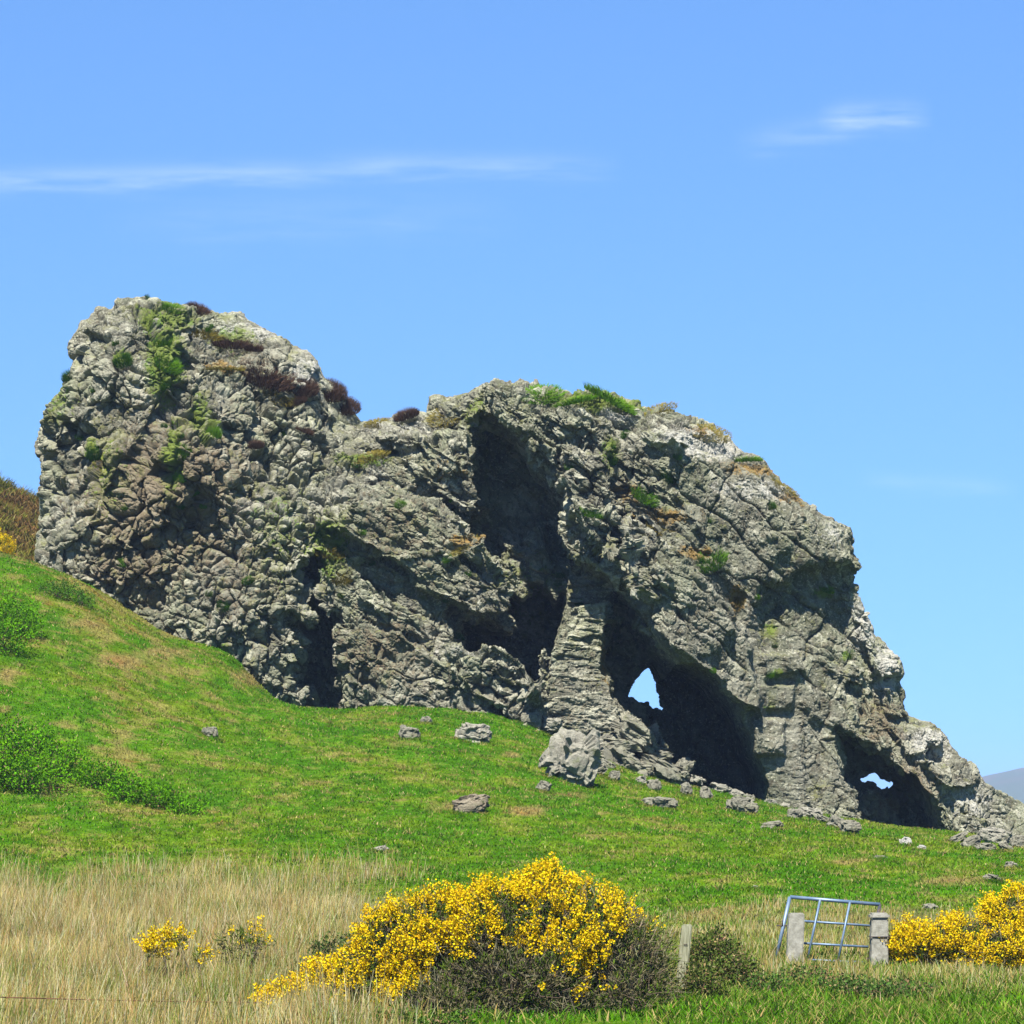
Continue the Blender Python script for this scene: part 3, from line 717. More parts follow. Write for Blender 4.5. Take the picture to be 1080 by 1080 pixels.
# ------------------------------------------------------------------ plants: blade and leaf builders
def blades(P, hgt, wid, ang, lean, segs, c0, c1, face=None):
    """Curved grass blades; P (n,3), c0 root colour, c1 tip colour."""
    n = len(P); ang = np.asarray(ang); dx, dy = np.cos(ang), np.sin(ang)
    fa = ang+np.pi/2 if face is None else face
    sx, sy = np.cos(fa), np.sin(fa)
    V = np.zeros((n, (segs+1)*2, 3)); C = np.zeros((n, (segs+1)*2, 3))
    for k in range(segs+1):
        s = k/segs; off = lean*s**1.7*hgt; up = hgt*s*np.sqrt(np.clip(1-.35*(lean*s)**2, .1, 1))
        w = wid*(1-.85*s)*.5
        c = P+np.stack([dx*off, dy*off, up], 1)
        V[:, 2*k] = c-np.stack([sx*w, sy*w, 0*w], 1); V[:, 2*k+1] = c+np.stack([sx*w, sy*w, 0*w], 1)
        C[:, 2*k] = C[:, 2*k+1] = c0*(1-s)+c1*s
    b = (np.arange(n)*(segs+1)*2)[:, None]
    F = np.concatenate([b+np.array([[2*k, 2*k+1, 2*k+3, 2*k+2]]) for k in range(segs)])
    return V.reshape(-1, 3), F, C.reshape(-1, 3)
def leaves(P, size, dirs, cols, aspect=.5, up=None):
    """One quad per leaf: base at P, pointing along dirs."""
    n = len(P); d = dirs/np.maximum(np.linalg.norm(dirs, axis=1), 1e-6)[:, None]
    r = RNG.normal(size=(n, 3)) if up is None else up
    s = np.cross(d, r); s /= np.maximum(np.linalg.norm(s, axis=1), 1e-6)[:, None]
    L = size[:, None]; w = L*aspect*.5
    V = np.stack([P, P+d*L*.5-s*w, P+d*L, P+d*L*.5+s*w], 1)
    b = (np.arange(n)*4)[:, None]
    return V.reshape(-1, 3), b+np.array([[0, 1, 2, 3]]), np.repeat(cols, 4, 0)
def sticks(A, B, ra, rb, cols):
    """Three-sided tapered twigs."""
    n = len(A); d = B-A; d = d/np.maximum(np.linalg.norm(d, axis=1), 1e-6)[:, None]
    ref = np.where(np.abs(d[:, 2:3]) > .9, np.array([[1., 0, 0]]), np.array([[0, 0, 1.]]))
    u = np.cross(d, ref); u /= np.linalg.norm(u, axis=1)[:, None]; v = np.cross(d, u)
    V = np.zeros((n, 6, 3))
    for k in range(3):
        a = 2*math.pi*k/3; e = u*math.cos(a)+v*math.sin(a)
        V[:, k] = A+e*np.asarray(ra)[:, None]; V[:, k+3] = B+e*np.asarray(rb)[:, None]
    b = (np.arange(n)*6)[:, None]
    F = np.concatenate([b+np.array([[k, (k+1) % 3, (k+1) % 3+3, k+3]]) for k in range(3)])
    return V.reshape(-1, 3), F, np.repeat(cols, 6, 0)
def join(parts):
    V = []; F = []; C = []; o = 0
    for v, f, c in parts: V.append(v); F.append(f+o); C.append(c); o += len(v)
    return np.concatenate(V), np.concatenate(F), np.concatenate(C)
def vary(base, n, amt=.2, hue=.08):
    return np.asarray(base)*(1+RNG.normal(0, amt, (n, 1)))*(1+RNG.normal(0, hue, (n, 3)))
def clipc(c): return np.clip(c, .004, .9)

# short turf over the slope
def turf():
    n = 430000
    y = 41+RNG.random(n)**.85*(111.5-41); half = 540/FPX*y+3.5
    x = (RNG.random(n)*2-1)*half
    d = dry_mask(x, y); keep = RNG.random(n) > d*.75; x, y = x[keep], y[keep]
    z = ground_z(x, y); n = len(x)
    c = turf_col(x, y)
    clump = .5+.5*fbm(x*1.7, y*1.7, 0*x, 3, 71)
    h = (.025+.05*RNG.random(n))*(.5+1.4*clump)*(1+.8*(1-sstep(45, 62, y))); w = .022+.018*RNG.random(n)
    c = c*(1+RNG.normal(0, .18, (n, 1)))*(1+RNG.normal(0, .06, (n, 3)))
    m = RNG.random(n) < .09; c[m] = vary((.33, .27, .11), int(m.sum()), .2)
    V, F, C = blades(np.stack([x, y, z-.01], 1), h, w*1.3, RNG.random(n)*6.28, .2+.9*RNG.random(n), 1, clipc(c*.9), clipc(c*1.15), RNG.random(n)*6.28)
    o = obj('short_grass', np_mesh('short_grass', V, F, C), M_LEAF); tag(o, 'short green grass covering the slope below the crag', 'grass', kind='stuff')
turf()
def tussocks():
    n = 2600; y = 60+RNG.random(n)*51; x = (RNG.random(n)*2-1)*(540/FPX*y+2)
    k = fbm(x*.25, y*.25, 0*x, 3, 73); keep = (RNG.random(n) < np.clip(.45+1.4*k, .05, 1)) & (dry_mask(x, y) < .4); x, y = x[keep], y[keep]
    sx_ = []; sy_ = []
    for bx, by, rx, ry in SUNK:
        a = RNG.random(22)*6.28; sx_.append(bx+np.cos(a)*rx*(1.0+.25*RNG.random(22))); sy_.append(by-np.abs(np.sin(a))*ry*(1.0+.3*RNG.random(22)))
    nt_ = len(x); x = np.concatenate([x]+sx_); y = np.concatenate([y]+sy_); m = 26; sz = .55+.7*RNG.random(len(x)); sz[nt_:] *= .8
    tone = RNG.random(len(x)); c0 = np.where((tone < .45)[:, None], np.array([.075, .205, .008]), np.where((tone < .8)[:, None], np.array([.15, .20, .02]), np.array([.30, .25, .08])))
    X = x.repeat(m)+RNG.normal(0, .10, len(x)*m)*sz.repeat(m); Y = y.repeat(m)+RNG.normal(0, .10, len(x)*m)*sz.repeat(m)
    c = c0.repeat(m, 0)*(1+RNG.normal(0, .2, (len(X), 1)))
    V, F, C = blades(np.stack([X, Y, ground_z(X, Y)-.01], 1), (.06+.11*RNG.random(len(X)))*sz.repeat(m), .016+.014*RNG.random(len(X)), RNG.random(len(X))*6.28, .3+.9*RNG.random(len(X)), 2, clipc(c*.9), clipc(c*1.15), RNG.normal(0, .9, len(X)))
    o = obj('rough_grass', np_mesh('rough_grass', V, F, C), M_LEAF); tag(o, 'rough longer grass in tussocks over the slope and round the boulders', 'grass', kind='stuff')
tussocks()
def dry_grass():
    n = 460000
    y = 38+RNG.random(n)*(80-38); half = 540/FPX*y+2.5; x = (RNG.random(n)*2-1)*half
    d = dry_mask(x, y); cl = fbm(x*1.1, y*1.1, 0*x, 3, 81)
    px = 540+FPX*x/y
    keep = RNG.random(n) < d*np.clip(.75+cl, .25, 1); x, y, cl, px = x[keep], y[keep], cl[keep], px[keep]
    n = len(x); z = ground_z(x, y)
    h = (.14+.34*RNG.random(n)**1.8+.22*(RNG.random(n) < .07))*(1+.9*cl)*(1-.45*sstep(400, 520, px))
    tone = fbm(x*.5, y*.5, 0*x, 3, 83)
    c = vary((.375, .295, .118), n, .2)*(1+.55*fbm(x*.8, y*.45, 0*x, 3, 85))[:, None]
    gm = RNG.random(n) < (.22+.5*sstep(.0, .3, tone)); c[gm] = vary((.15, .19, .035), int(gm.sum()), .2)
    om = RNG.random(n) < .14; c[om] = vary((.32, .20, .06), int(om.sum()), .15)
    pm = RNG.random(n) < .18; c[pm] = vary((.50, .45, .27), int(pm.sum()), .12)
    ang = .35+RNG.normal(0, 1.4, n)+cl*3
    V, F, C = blades(np.stack([x, y, z-.02], 1), h, .008+.009*RNG.random(n), ang, .08+.5*RNG.random(n)**1.5, 3, clipc(c*np.array([.85, .9, .75])), clipc(c*1.1), RNG.normal(0, .7, n))
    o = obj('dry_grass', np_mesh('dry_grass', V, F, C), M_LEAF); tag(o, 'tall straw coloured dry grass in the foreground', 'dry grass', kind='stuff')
dry_grass()
def green_grass():
    n = 90000
    y = 38.5+RNG.random(n)*14; half = 540/FPX*y+2.0; x = (RNG.random(n)*2-1)*half
    px = 540+FPX*x/y; cl = fbm(x*.9, y*.9, 0*x, 3, 91)
    keep = RNG.random(n) < np.clip(sstep(640, 740, px)*(1-sstep(45, 51, y+cl*4))+.15, 0, 1)*np.clip(.7+cl*1.3, .1, 1)
    x, y, cl = x[keep], y[keep], cl[keep]; n = len(x); z = ground_z(x, y)
    c = vary((.075, .165, .010), n, .22); ym = RNG.random(n) < .22; c[ym] = vary((.30, .25, .08), int(ym.sum()), .15)
    V, F, C = blades(np.stack([x, y, z-.02], 1), (.07+.17*RNG.random(n))*(1+.7*cl), .014+.012*RNG.random(n), RNG.random(n)*6.28, .3+.8*RNG.random(n), 3, clipc(c*.8), clipc(c*1.2), RNG.normal(0, .8, n))
    o = obj('rank_grass', np_mesh('rank_grass', V, F, C), M_LEAF); tag(o, 'longer green grass along the bottom right of the field', 'grass', kind='stuff')
green_grass()
def heath():
    n = 60000; y = 111+RNG.random(n)*48; x = -(540/FPX*y)-4+RNG.random(n)*(8.5+.06*y); z = ground_z(x, y)
    m = fbm(x*.55, y*.55, 0*x, 3, 93)
    c = vary((.135, .085, .028), n, .25); g = RNG.random(n) < sstep(-.25, .35, m); c[g] = vary((.13, .135, .02), int(g.sum()), .22)
    t_ = RNG.random(n) < .12; c[t_] = vary((.27, .21, .07), int(t_.sum()), .2)
    V, F, C = blades(np.stack([x, y, z-.03], 1), (.15+.35*RNG.random(n))*(1+1.2*m), .05+.05*RNG.random(n), RNG.random(n)*6.28, .3+.9*RNG.random(n), 2, clipc(c*.8), clipc(c*1.2), RNG.normal(0, .9, n))
    o = obj('heath_cover', np_mesh('heath_cover', V, F, C), M_LEAF); tag(o, 'brown heath growing on the hill behind the buttress', 'heath', kind='stuff')
heath()

# ------------------------------------------------------------------ gorse
def lobe_points(lobes, n, shell=.25):
    """Points in the outer shell of a union of ellipsoids (x,y,z,rx,ry,rz), with outward normals."""
    L = np.array(lobes); area = (L[:, 3]*L[:, 5]+L[:, 3]*L[:, 4]); k = RNG.choice(len(L), n*3, p=area/area.sum())
    d = RNG.normal(size=(n*3, 3)); d /= np.linalg.norm(d, axis=1)[:, None]
    s = 1-shell*RNG.random(n*3)**1.5; s += .20*vnoise(d[:, 0]*2.2+k, d[:, 1]*2.2, d[:, 2]*2.2, 3)+.09*vnoise(d[:, 0]*7+k, d[:, 1]*7, d[:, 2]*7, 4)
    p = L[k, :3]+d*L[k, 3:]*s[:, None]
    ok = np.ones(len(p), bool)
    for j in range(len(L)):
        q = (p-L[j, :3])/L[j, 3:]; ok &= (k == j) | ((q*q).sum(1) > .72)
    p, d, k = p[ok][:n], d[ok][:n], k[ok][:n]
    nn = d/L[k, 3:]; nn /= np.linalg.norm(nn, axis=1)[:, None]
    return p, nn
def px_lobes(lst, Y, zmin=None):
    m = Y/FPX
    return [(float(wx(u, Y)), Y+dy, float(wz(v, Y)), ru*m, (rd if rd else ru)*m, rv*m) for u, v, ru, rv, rd, dy in lst]
def gorse(label, lobes, root, nf, ng, nt_, bloom, group='gorse bushes'):
    r = thing('gorse_bush', label, 'gorse bush', root, group); R = np.array(root)
    L = np.array(lobes)
    def ok_ground(p): return p[:, 2] > ground_z(p[:, 0], p[:, 1], False)-.05
    # stems from the root to the shell, forked
    p, nn = lobe_points(lobes, nt_, .55); g = ok_ground(p); p, nn = p[g], nn[g]
    k = np.argmin(((p[:, None, :]-L[None, :, :3])**2).sum(2), 1)
    foot = L[k, :3].copy(); foot[:, :2] += RNG.normal(0, .12, (len(p), 2)); foot[:, 2] = ground_z(foot[:, 0], foot[:, 1], False)
    midp = foot+(p-foot)*RNG.uniform(.45, .75, (len(p), 1))+RNG.normal(0, .07, (len(p), 3))
    tw = vary((.12, .10, .062), len(p), .25)
    ps = [sticks(foot[::4], midp[::4], np.full(len(foot[::4]), .018), np.full(len(foot[::4]), .010), tw[::4]), sticks(midp, p, np.full(len(p), .008), np.full(len(p), .004), tw)]
    for _ in range(3):
        e = p+nn*RNG.uniform(.02, .16, (len(p), 1))+RNG.normal(0, .09, (len(p), 3)); ps.append(sticks(p, e, np.full(len(p), .005), np.full(len(p), .003), vary((.17, .148, .088), len(p), .25)))
    obj('stems', np_mesh('stems', *(lambda a: (a[0]-R, a[1], clipc(a[2])))(join(ps))), M_TWIG, r)
    # green spines
    p, nn = lobe_points(lobes, ng, .5); g = ok_ground(p); p, nn = p[g], nn[g]
    q = p.repeat(9, 0)+RNG.normal(0, .045, (len(p)*9, 3)); dd = nn.repeat(9, 0)*.6+np.array([0, 0, .5])+RNG.normal(0, .6, q.shape)
    b = bloom(p); base = np.where((RNG.random(len(p)) < .50+.50*b)[:, None], np.array([.080, .125, .014]), np.array([.17, .150, .07])).repeat(9, 0)
    cc = base*(1+RNG.normal(0, .25, (len(q), 1)))
    v, f, c = leaves(q, RNG.uniform(.05, .12, len(q)), dd, clipc(cc), .22)
    obj('spines', np_mesh('spines', v-R, f, c), M_LEAF, r)
    # flower spikes
    p, nn = lobe_points(lobes, nf*2, .16); g = ok_ground(p); p, nn = p[g], nn[g]
    cl = fbm(p[:, 0]*2.6, p[:, 1]*2.6, p[:, 2]*2.6, 3, 131)
    g = RNG.random(len(p)) < bloom(p)*np.clip(.85+2.8*cl, .02, 1); p, nn = p[g][:nf], nn[g][:nf]
    m = 30; ax_ = nn*.55+np.array([0, 0, .6])+RNG.normal(0, .25, p.shape); ax_ /= np.linalg.norm(ax_, axis=1)[:, None]
    ln = RNG.uniform(.08, .30, len(p))
    s = RNG.random((len(p), m)); q = p[:, None, :]+ax_[:, None, :]*(s*ln[:, None])[:, :, None]
    o_ = RNG.normal(size=q.shape); o_ /= np.linalg.norm(o_, axis=2)[:, :, None]; q = q+o_*.028
    q = q.reshape(-1, 3); dd = o_.reshape(-1, 3)+.3*ax_.repeat(m, 0)
    cc = np.array([.82, .570, .006])*(1+RNG.normal(0, .12, (len(q), 1)))*np.array([1, 1, 1]); cc[:, 1] *= 1+RNG.normal(0, .10, len(q))
    v, f, c = leaves(q, RNG.uniform(.026, .042, len(q)), dd, clipc(cc), .95)
    obj('flowers', np_mesh('flowers', v-R, f, c), M_FLOWER, r)
    return r
def upx(p): return 540+FPX*p[:, 0]/p[:, 1]
def upy(p): return 860-FPX*p[:, 2]/p[:, 1]
YG = 43.2
main = px_lobes([(300, 1064, 24, 12, 20, -.4), (580, 1004, 72, 72, 80, .3), (632, 1006, 54, 60, 60, .3), (662, 1028, 46, 62, 60, .2), (525, 994, 50, 60, 60, 0), (452, 1004, 56, 58, 50, .1), (410, 1020, 45, 52, 45, -.2), (545, 1040, 80, 45, 60, -.5), (365, 1046, 42, 30, 36, -.5), (318, 1060, 34, 18, 26, -.6), (470, 1060, 60, 30, 50, -.7), (560, 1070, 80, 34, 60, -.5), (660, 1062, 50, 44, 50, -.3)], YG)
def bloom_main(p):
    u, v = upx(p), upy(p)
    lim = np.interp(u, [280, 400, 470, 540, 600, 660, 690, 720], [1100, 1060, 1000, 985, 1010, 990, 965, 960])
    b = 1-sstep(lim-14, lim+28, v)
    twig = spots(u, v, [(555, 1030, 55, 34, 1), (665, 1020, 40, 55, .95), (470, 1030, 28, 22, .5)])
    patch = spots(u, v, [(610, 1010, 24, 34, .6), (350, 1040, 60, 25, .4)])
    return np.clip(b*(1-twig)+patch*.6, .0, 1)
gz = float(ground_z(wx(560, YG), YG))
gorse('large gorse bush covered in yellow flowers in the foreground centre', main, (float(wx(560, YG)), YG, gz), 5200, 5600, 3600, bloom_main)
YR = 50.0
right = px_lobes([(1070, 978, 34, 32, 40, .3), (1012, 998, 40, 22, 40, 0), (966, 1000, 28, 20, 28, -.1), (1055, 1008, 56, 28, 45, -.2), (1112, 990, 56, 52, 60, .3)], YR)
def bloom_right(p):
    v = upy(p); u = upx(p)
    return np.clip(1-sstep(1005+(u-960)*.12, 1030+(u-960)*.12, v), .06, 1)*(1-spots(u, v, [(1050, 990, 26, 14, .9), (1000, 1012, 34, 10, .8), (1070, 960, 14, 8, .8), (990, 985, 14, 7, .7)]))
gorse('yellow flowering gorse bush right of the gate at the right edge', right, (float(wx(1040, YR)), YR, float(ground_z(wx(1040, YR), YR))), 1900, 2200, 900, bloom_right)
one = lambda p: np.ones(len(p))*.95
def small_gorse(label, lst, px, Y, nf, ng, nt_, bl=one): gorse(label, px_lobes(lst, Y), (float(wx(px, Y)), Y, float(ground_z(wx(px, Y), Y))), nf, ng, nt_, bl)
small_gorse('low sprig of yellow gorse in the dry grass at the left', [(166, 1000, 13, 6, 10, 0), (184, 992, 14, 7, 10, 0)], 175, 47.5, 60, 24, 14)
small_gorse('small bare stemmed gorse with one yellow bough in the dry grass', [(262, 993, 22, 11, 14, 0), (242, 988, 10, 7, 10, 0), (250, 1002, 22, 18, 16, 0)], 250, 47.0, 60, 60, 34, lambda p: (upy(p) < 996)*(upx(p) > 236)*.9)
small_gorse('tiny gorse seedling between the two small left gorse plants', [(213, 1010, 5, 5, 5, 0)], 213, 47.3, 9, 8, 5)
small_gorse('gorse bush in flower on the heath at the left edge of the picture', [(-6, 586, 16, 22, 14, 0), (5, 576, 9, 9, 9, -.2), (14, 598, 10, 10, 12, 0)], 0, 113.0, 260, 300, 40, lambda p: (upx(p) < 15)*(upy(p) < 594)*1.)

# ------------------------------------------------------------------ leafy shrubs
def shrub(name, label, cat, lobes, root, n, leaf, base, group, asp=.6, tan=.02):
    r = thing(name, label, cat, root, group); R = np.array(root); L = np.array(lobes)
    p, nn = lobe_points(lobes, n, .6); g = p[:, 2] > ground_z(p[:, 0], p[:, 1], False)-.03; p, nn = p[g], nn[g]
    m = 6; q = p.repeat(m, 0)+RNG.normal(0, leaf*1.1, (len(p)*m, 3)); dd = nn.repeat(m, 0)*.7+np.array([0, -.1, .25])+RNG.normal(0, .7, q.shape)
    clump = vary(base, len(p), .22, .06); tm = RNG.random(len(p)) < tan; clump[tm] = vary((.30, .22, .10), int(tm.sum()), .2)
    v, f, c = leaves(q, RNG.uniform(.7, 1.4, len(q))*leaf, dd, clipc(clump.repeat(m, 0)*(1+RNG.normal(0, .12, (len(q), 1)))), asp)
    obj('foliage', np_mesh('foliage', v-R, f, c), M_LEAF, r)
    k = RNG.choice(len(p), max(8, n//14)); j = np.argmin(((p[k][:, None, :]-L[None, :, :3])**2).sum(2), 1)
    foot = L[j, :3].copy(); foot[:, :2] += RNG.normal(0, .1, (len(k), 2)); foot[:, 2] = ground_z(foot[:, 0], foot[:, 1], False)
    v, f, c = sticks(foot, p[k], np.full(len(k), .012), np.full(len(k), .005), vary((.14, .10, .06), len(k), .2))
    obj('stems', np_mesh('stems', v-R, f, clipc(c)), M_TWIG, r); return r
def gshrub(name, label, cat, lst, px, py, n, leaf, base, group, **k):
    """lobes given as (px, py, ru, rv); each sits at the ground depth of its own foot."""
    lob = []
    for u, v, ru, rv in lst:
        h = ground_hit(u, v+rv*.7); m = h.y/FPX; lob.append((float(wx(u, h.y)), h.y, h.z+rv*.55*m, ru*m, ru*m*.7, rv*m))
    g = ground_hit(px, py); return shrub(name, label, cat, lob, (g.x, g.y, g.z), n, leaf, base, group, **k)
GB = (.105, .275, .007)
gshrub('bramble_bush', 'bright green bramble bush at the left edge below the heath', 'bush', [(-12, 645, 34, 34), (18, 650, 26, 26), (0, 672, 36, 22)], 5, 690, 1500, .075, GB, 'green bramble bushes')
gshrub('bramble_bush', 'widest green bramble bush on the slope at the left edge', 'bush', [(0, 790, 40, 42), (36, 790, 34, 30), (62, 802, 32, 24), (-30, 800, 40, 44), (20, 815, 50, 24)], 20, 835, 3000, .075, GB, 'green bramble bushes', tan=.03)
gshrub('bramble_bush', 'low green bramble trailing to the right across the slope', 'bush', [(104, 818, 30, 18), (136, 832, 28, 16), (166, 842, 26, 13), (196, 852, 20, 9)], 140, 860, 1400, .07, GB, 'green bramble bushes')
gshrub('bramble_bush', 'small dark green bramble close under the left buttress', 'bush', [(62, 622, 26, 12), (85, 632, 18, 8)], 65, 632, 420, .06, (.07, .16, .02), 'green bramble bushes')
gshrub('bramble_scrub', 'olive twiggy scrub beside the wooden fence post', 'scrub', [(752, 1006, 30, 30), (775, 1028, 30, 22), (740, 1040, 26, 22)], 740, 1060, 1700, .05, (.095, .135, .025), 'scrub at the fence', tan=.2)
gshrub('bramble_scrub', 'dark green scrub at the left side of the large gorse', 'scrub', [(345, 1008, 20, 22), (375, 1000, 20, 16), (318, 1030, 16, 14)], 345, 1035, 700, .045, (.075, .12, .03), 'scrub at the fence', tan=.15)
gshrub('bramble_scrub', 'low green scrub in front of the gate', 'scrub', [(850, 1032, 34, 14), (895, 1042, 36, 12), (810, 1040, 26, 14), (950, 1046, 40, 12)], 870, 1050, 1100, .045, (.085, .16, .03), 'scrub at the fence', tan=.2)
gshrub('bramble_scrub', 'green scrub under the front edge of the large gorse', 'scrub', [(470, 1078, 30, 9), (420, 1076, 26, 9), (345, 1074, 22, 9)], 420, 1080, 420, .045, (.075, .14, .02), 'scrub at the fence', tan=.2)

# tufts of grass and heather growing on the crag
def tuft_mesh(n, rad, h, wid, base, tip, seed, lean=.5):
    g = np.random.default_rng(seed); a = g.random(n)*6.28; r = rad*np.sqrt(g.random(n))
    P = np.stack([np.cos(a)*r, np.sin(a)*r, -.12+.16*h*(1-(r/rad)**2)], 1)
    c0 = np.asarray(base)*(1+g.normal(0, .2, (n, 1))); c1 = np.asarray(tip)*(1+g.normal(0, .2, (n, 1)))
    return blades(P, h*(.45+.7*g.random(n))*(1-.45*(r/rad)**2), wid*(.7+.6*g.random(n)), a+g.normal(0, .5, n), lean*(.3+.9*g.random(n)), 2, clipc(c0), clipc(c1), g.random(n)*6.28)
TUFT = {k: np_mesh(k, *tuft_mesh(*a)) for k, a in {
    'grass': (900, .5, .26, .024, (.075, .175, .008), (.12, .26, .012), 1, .9),
    'dark': (700, .5, .28, .026, (.04, .10, .008), (.065, .155, .012), 2, .9),
    'yellow': (700, .5, .20, .024, (.15, .13, .022), (.24, .19, .04), 3, .9),
    'heather': (1800, .5, .24, .018, (.075, .045, .028), (.115, .068, .045), 4, .7)}.items()}
def on_rock(kind, name, label, cat, px, py, rw, rh, group, dz=.07):
    p, n = rock_hit(px, py)
    if p is None:
        p, n = rock_hit(px, py+7)
        if p is None: return
    o = obj(name, TUFT[kind], M_LEAF); o.location = p+Vector((0, 0, dz))
    ax_ = (n*.55+Vector((0, -.1, .8))).normalized(); q = ax_.to_track_quat('Z', 'Y')
    o.rotation_euler = (q.to_matrix() @ Matrix.Rotation(random.random()*6.28, 3, 'Z')).to_euler()
    s = rw/28.0; o.scale = (s, s, rh/28.0/.34); tag(o, label, cat, group)
GR, HE = 'grass tufts on the crag', 'heather clumps on the crag'
for a in [
    ('heather', 'dark heather clump on the skyline of the left buttress', 210, 321, 30, 13, HE),
    ('heather', 'largest brown heather clump on the sloping shoulder of the left buttress', 284, 394, 64, 22, HE),
    ('heather', 'small brown heather clump above the largest one', 246, 362, 44, 12, HE),
    ('heather', 'dark heather clump at the right end of the sloping shoulder', 348, 412, 38, 16, HE),
    ('heather', 'thin heather clump just below the right end of the shoulder', 362, 428, 38, 13, HE),
    ('heather', 'round heather clump on bare rock below the largest one', 312, 424, 24, 10, HE),
    ('heather', 'brown heather clump filling the middle of the sloping shoulder', 320, 408, 34, 14, HE),
    ('yellow', 'straw coloured grass beside the pale rock of the shoulder', 296, 418, 34, 7, GR),
    ('yellow', 'straw grass on the saddle skyline between buttress and wall', 400, 447, 34, 6, GR),
    ('yellow', 'straw grass strip on the wall top left of the recess', 470, 440, 40, 6, GR),
    ('grass', 'bright green strip running down below the fern patches', 192, 478, 18, 18, GR),
    ('grass', 'small bright green patch at the lower end of the green strip', 190, 505, 14, 12, GR),
    ('heather', 'little heather clump beside the pale rock of the shoulder', 268, 368, 20, 10, HE),
    ('heather', 'low heather clump in the middle of the buttress', 270, 470, 18, 9, HE),
    ('heather', 'reddish heather clump on the skyline of the saddle', 428, 431, 28, 12, HE),
    ('heather', 'faint brown heather clump left of the saddle', 322, 455, 20, 8, HE),
    ('yellow', 'yellow grass patch below the buttress summit', 214, 350, 50, 12, GR),
    ('yellow', 'ochre grass strip beside the bright green ferns', 236, 390, 44, 8, GR),
    ('grass', 'bright green fern patch high on the buttress', 178, 385, 30, 16, GR),
    ('grass', 'bright green fern patch below the highest one', 176, 362, 26, 14, GR),
    ('grass', 'lowest of the bright green patches in a vertical line on the buttress', 172, 405, 18, 14, GR),
    ('grass', 'green patch close to the buttress summit', 182, 326, 28, 10, GR),
    ('dark', 'dark green tuft among cobbles near the left edge of the buttress', 99, 480, 16, 18, GR),
    ('dark', 'dark green tuft in the upper left cobbles', 130, 382, 20, 12, GR),
    ('dark', 'dark green tuft on the left skyline of the buttress', 72, 398, 16, 12, GR),
    ('grass', 'green tuft in the buttress face beside the brown stain', 226, 458, 16, 16, GR),
    ('dark', 'small green tuft low on the buttress above the grass', 236, 640, 14, 12, GR),
    ('yellow', 'yellow green growth above the narrow cleft', 348, 580, 40, 14, GR),
    ('yellow', 'second yellow green growth lower beside the narrow cleft', 358, 610, 26, 14, GR),
    ('yellow', 'yellow grass on the ledge left of the big recess', 392, 482, 40, 7, GR),
    ('yellow', 'ochre grass on the lip of the recess', 490, 576, 34, 6, GR),
    ('dark', 'green tuft in the dark ledge above the lower wall', 480, 672, 20, 8, GR),
    ('grass', 'thickest green sward on the top of the overhang', 645, 422, 62, 12, GR),
    ('grass', 'left end of the green sward on top of the overhang', 572, 417, 46, 8, GR),
    ('grass', 'middle of the green sward on top of the overhang', 606, 424, 46, 9, GR),
    ('yellow', 'yellowing grass at the right end of the top sward', 690, 436, 50, 6, GR),
    ('yellow', 'yellow grass on the upper right brow of the overhang', 750, 458, 44, 5, GR),
    ('grass', 'green tuft on the brow skyline right of the top sward', 788, 486, 32, 8, GR),
    ('yellow', 'ochre grass low on the right brow of the overhang', 828, 516, 36, 4, GR),
    ('grass', 'vivid green cushion on the ledge in the middle of the overhang', 746, 592, 40, 16, GR),
    ('grass', 'green cushion on the upper ledge left of the vivid one', 682, 524, 32, 14, GR),
    ('dark', 'narrow green tuft in the crack above the upper ledge', 706, 502, 18, 20, GR),
    ('grass', 'green cushion on the lip over the pillar', 624, 542, 28, 12, GR),
    ('dark', 'dark green tuft high on the left side of the overhang', 644, 486, 14, 14, GR),
    ('yellow', 'orange grass along the ledge under the upper cushion', 700, 556, 34, 6, GR),
    ('yellow', 'orange growth at the right end of the ledge', 778, 632, 18, 14, GR),
    ('grass', 'lime tuft in the notch under the nose of the overhang', 872, 622, 18, 6, GR),
    ('grass', 'lime tuft on the face of the ridge', 896, 692, 12, 10, GR),
    ('grass', 'lime tuft beside the layered column', 812, 712, 10, 10, GR),
    ('dark', 'dark little tuft on the very top of the buttress', 155, 309, 7, 9, GR)]:
    k, lab, px, py, rw, rh, g = a
    on_rock(k, 'heather_clump' if k == 'heather' else 'grass_tuft', lab, 'heather' if k == 'heather' else 'grass tuft', px, py, rw, rh, g)

R3 = random.Random(9)
for i in range(46):
    px, py = (R3.uniform(70, 330), R3.uniform(340, 660)) if i < 20 else (R3.uniform(350, 500), R3.uniform(460, 720)) if i < 30 else (R3.uniform(580, 880), R3.uniform(440, 720))
    w = R3.uniform(7, 13)
    on_rock(R3.choice(['dark', 'grass', 'grass', 'dark']), 'crack_plant', 'tiny green plant rooted in a crack of the crag', 'plant', px, py, w, w*R3.uniform(.5, .9), 'tiny plants in the cracks of the crag', .02)

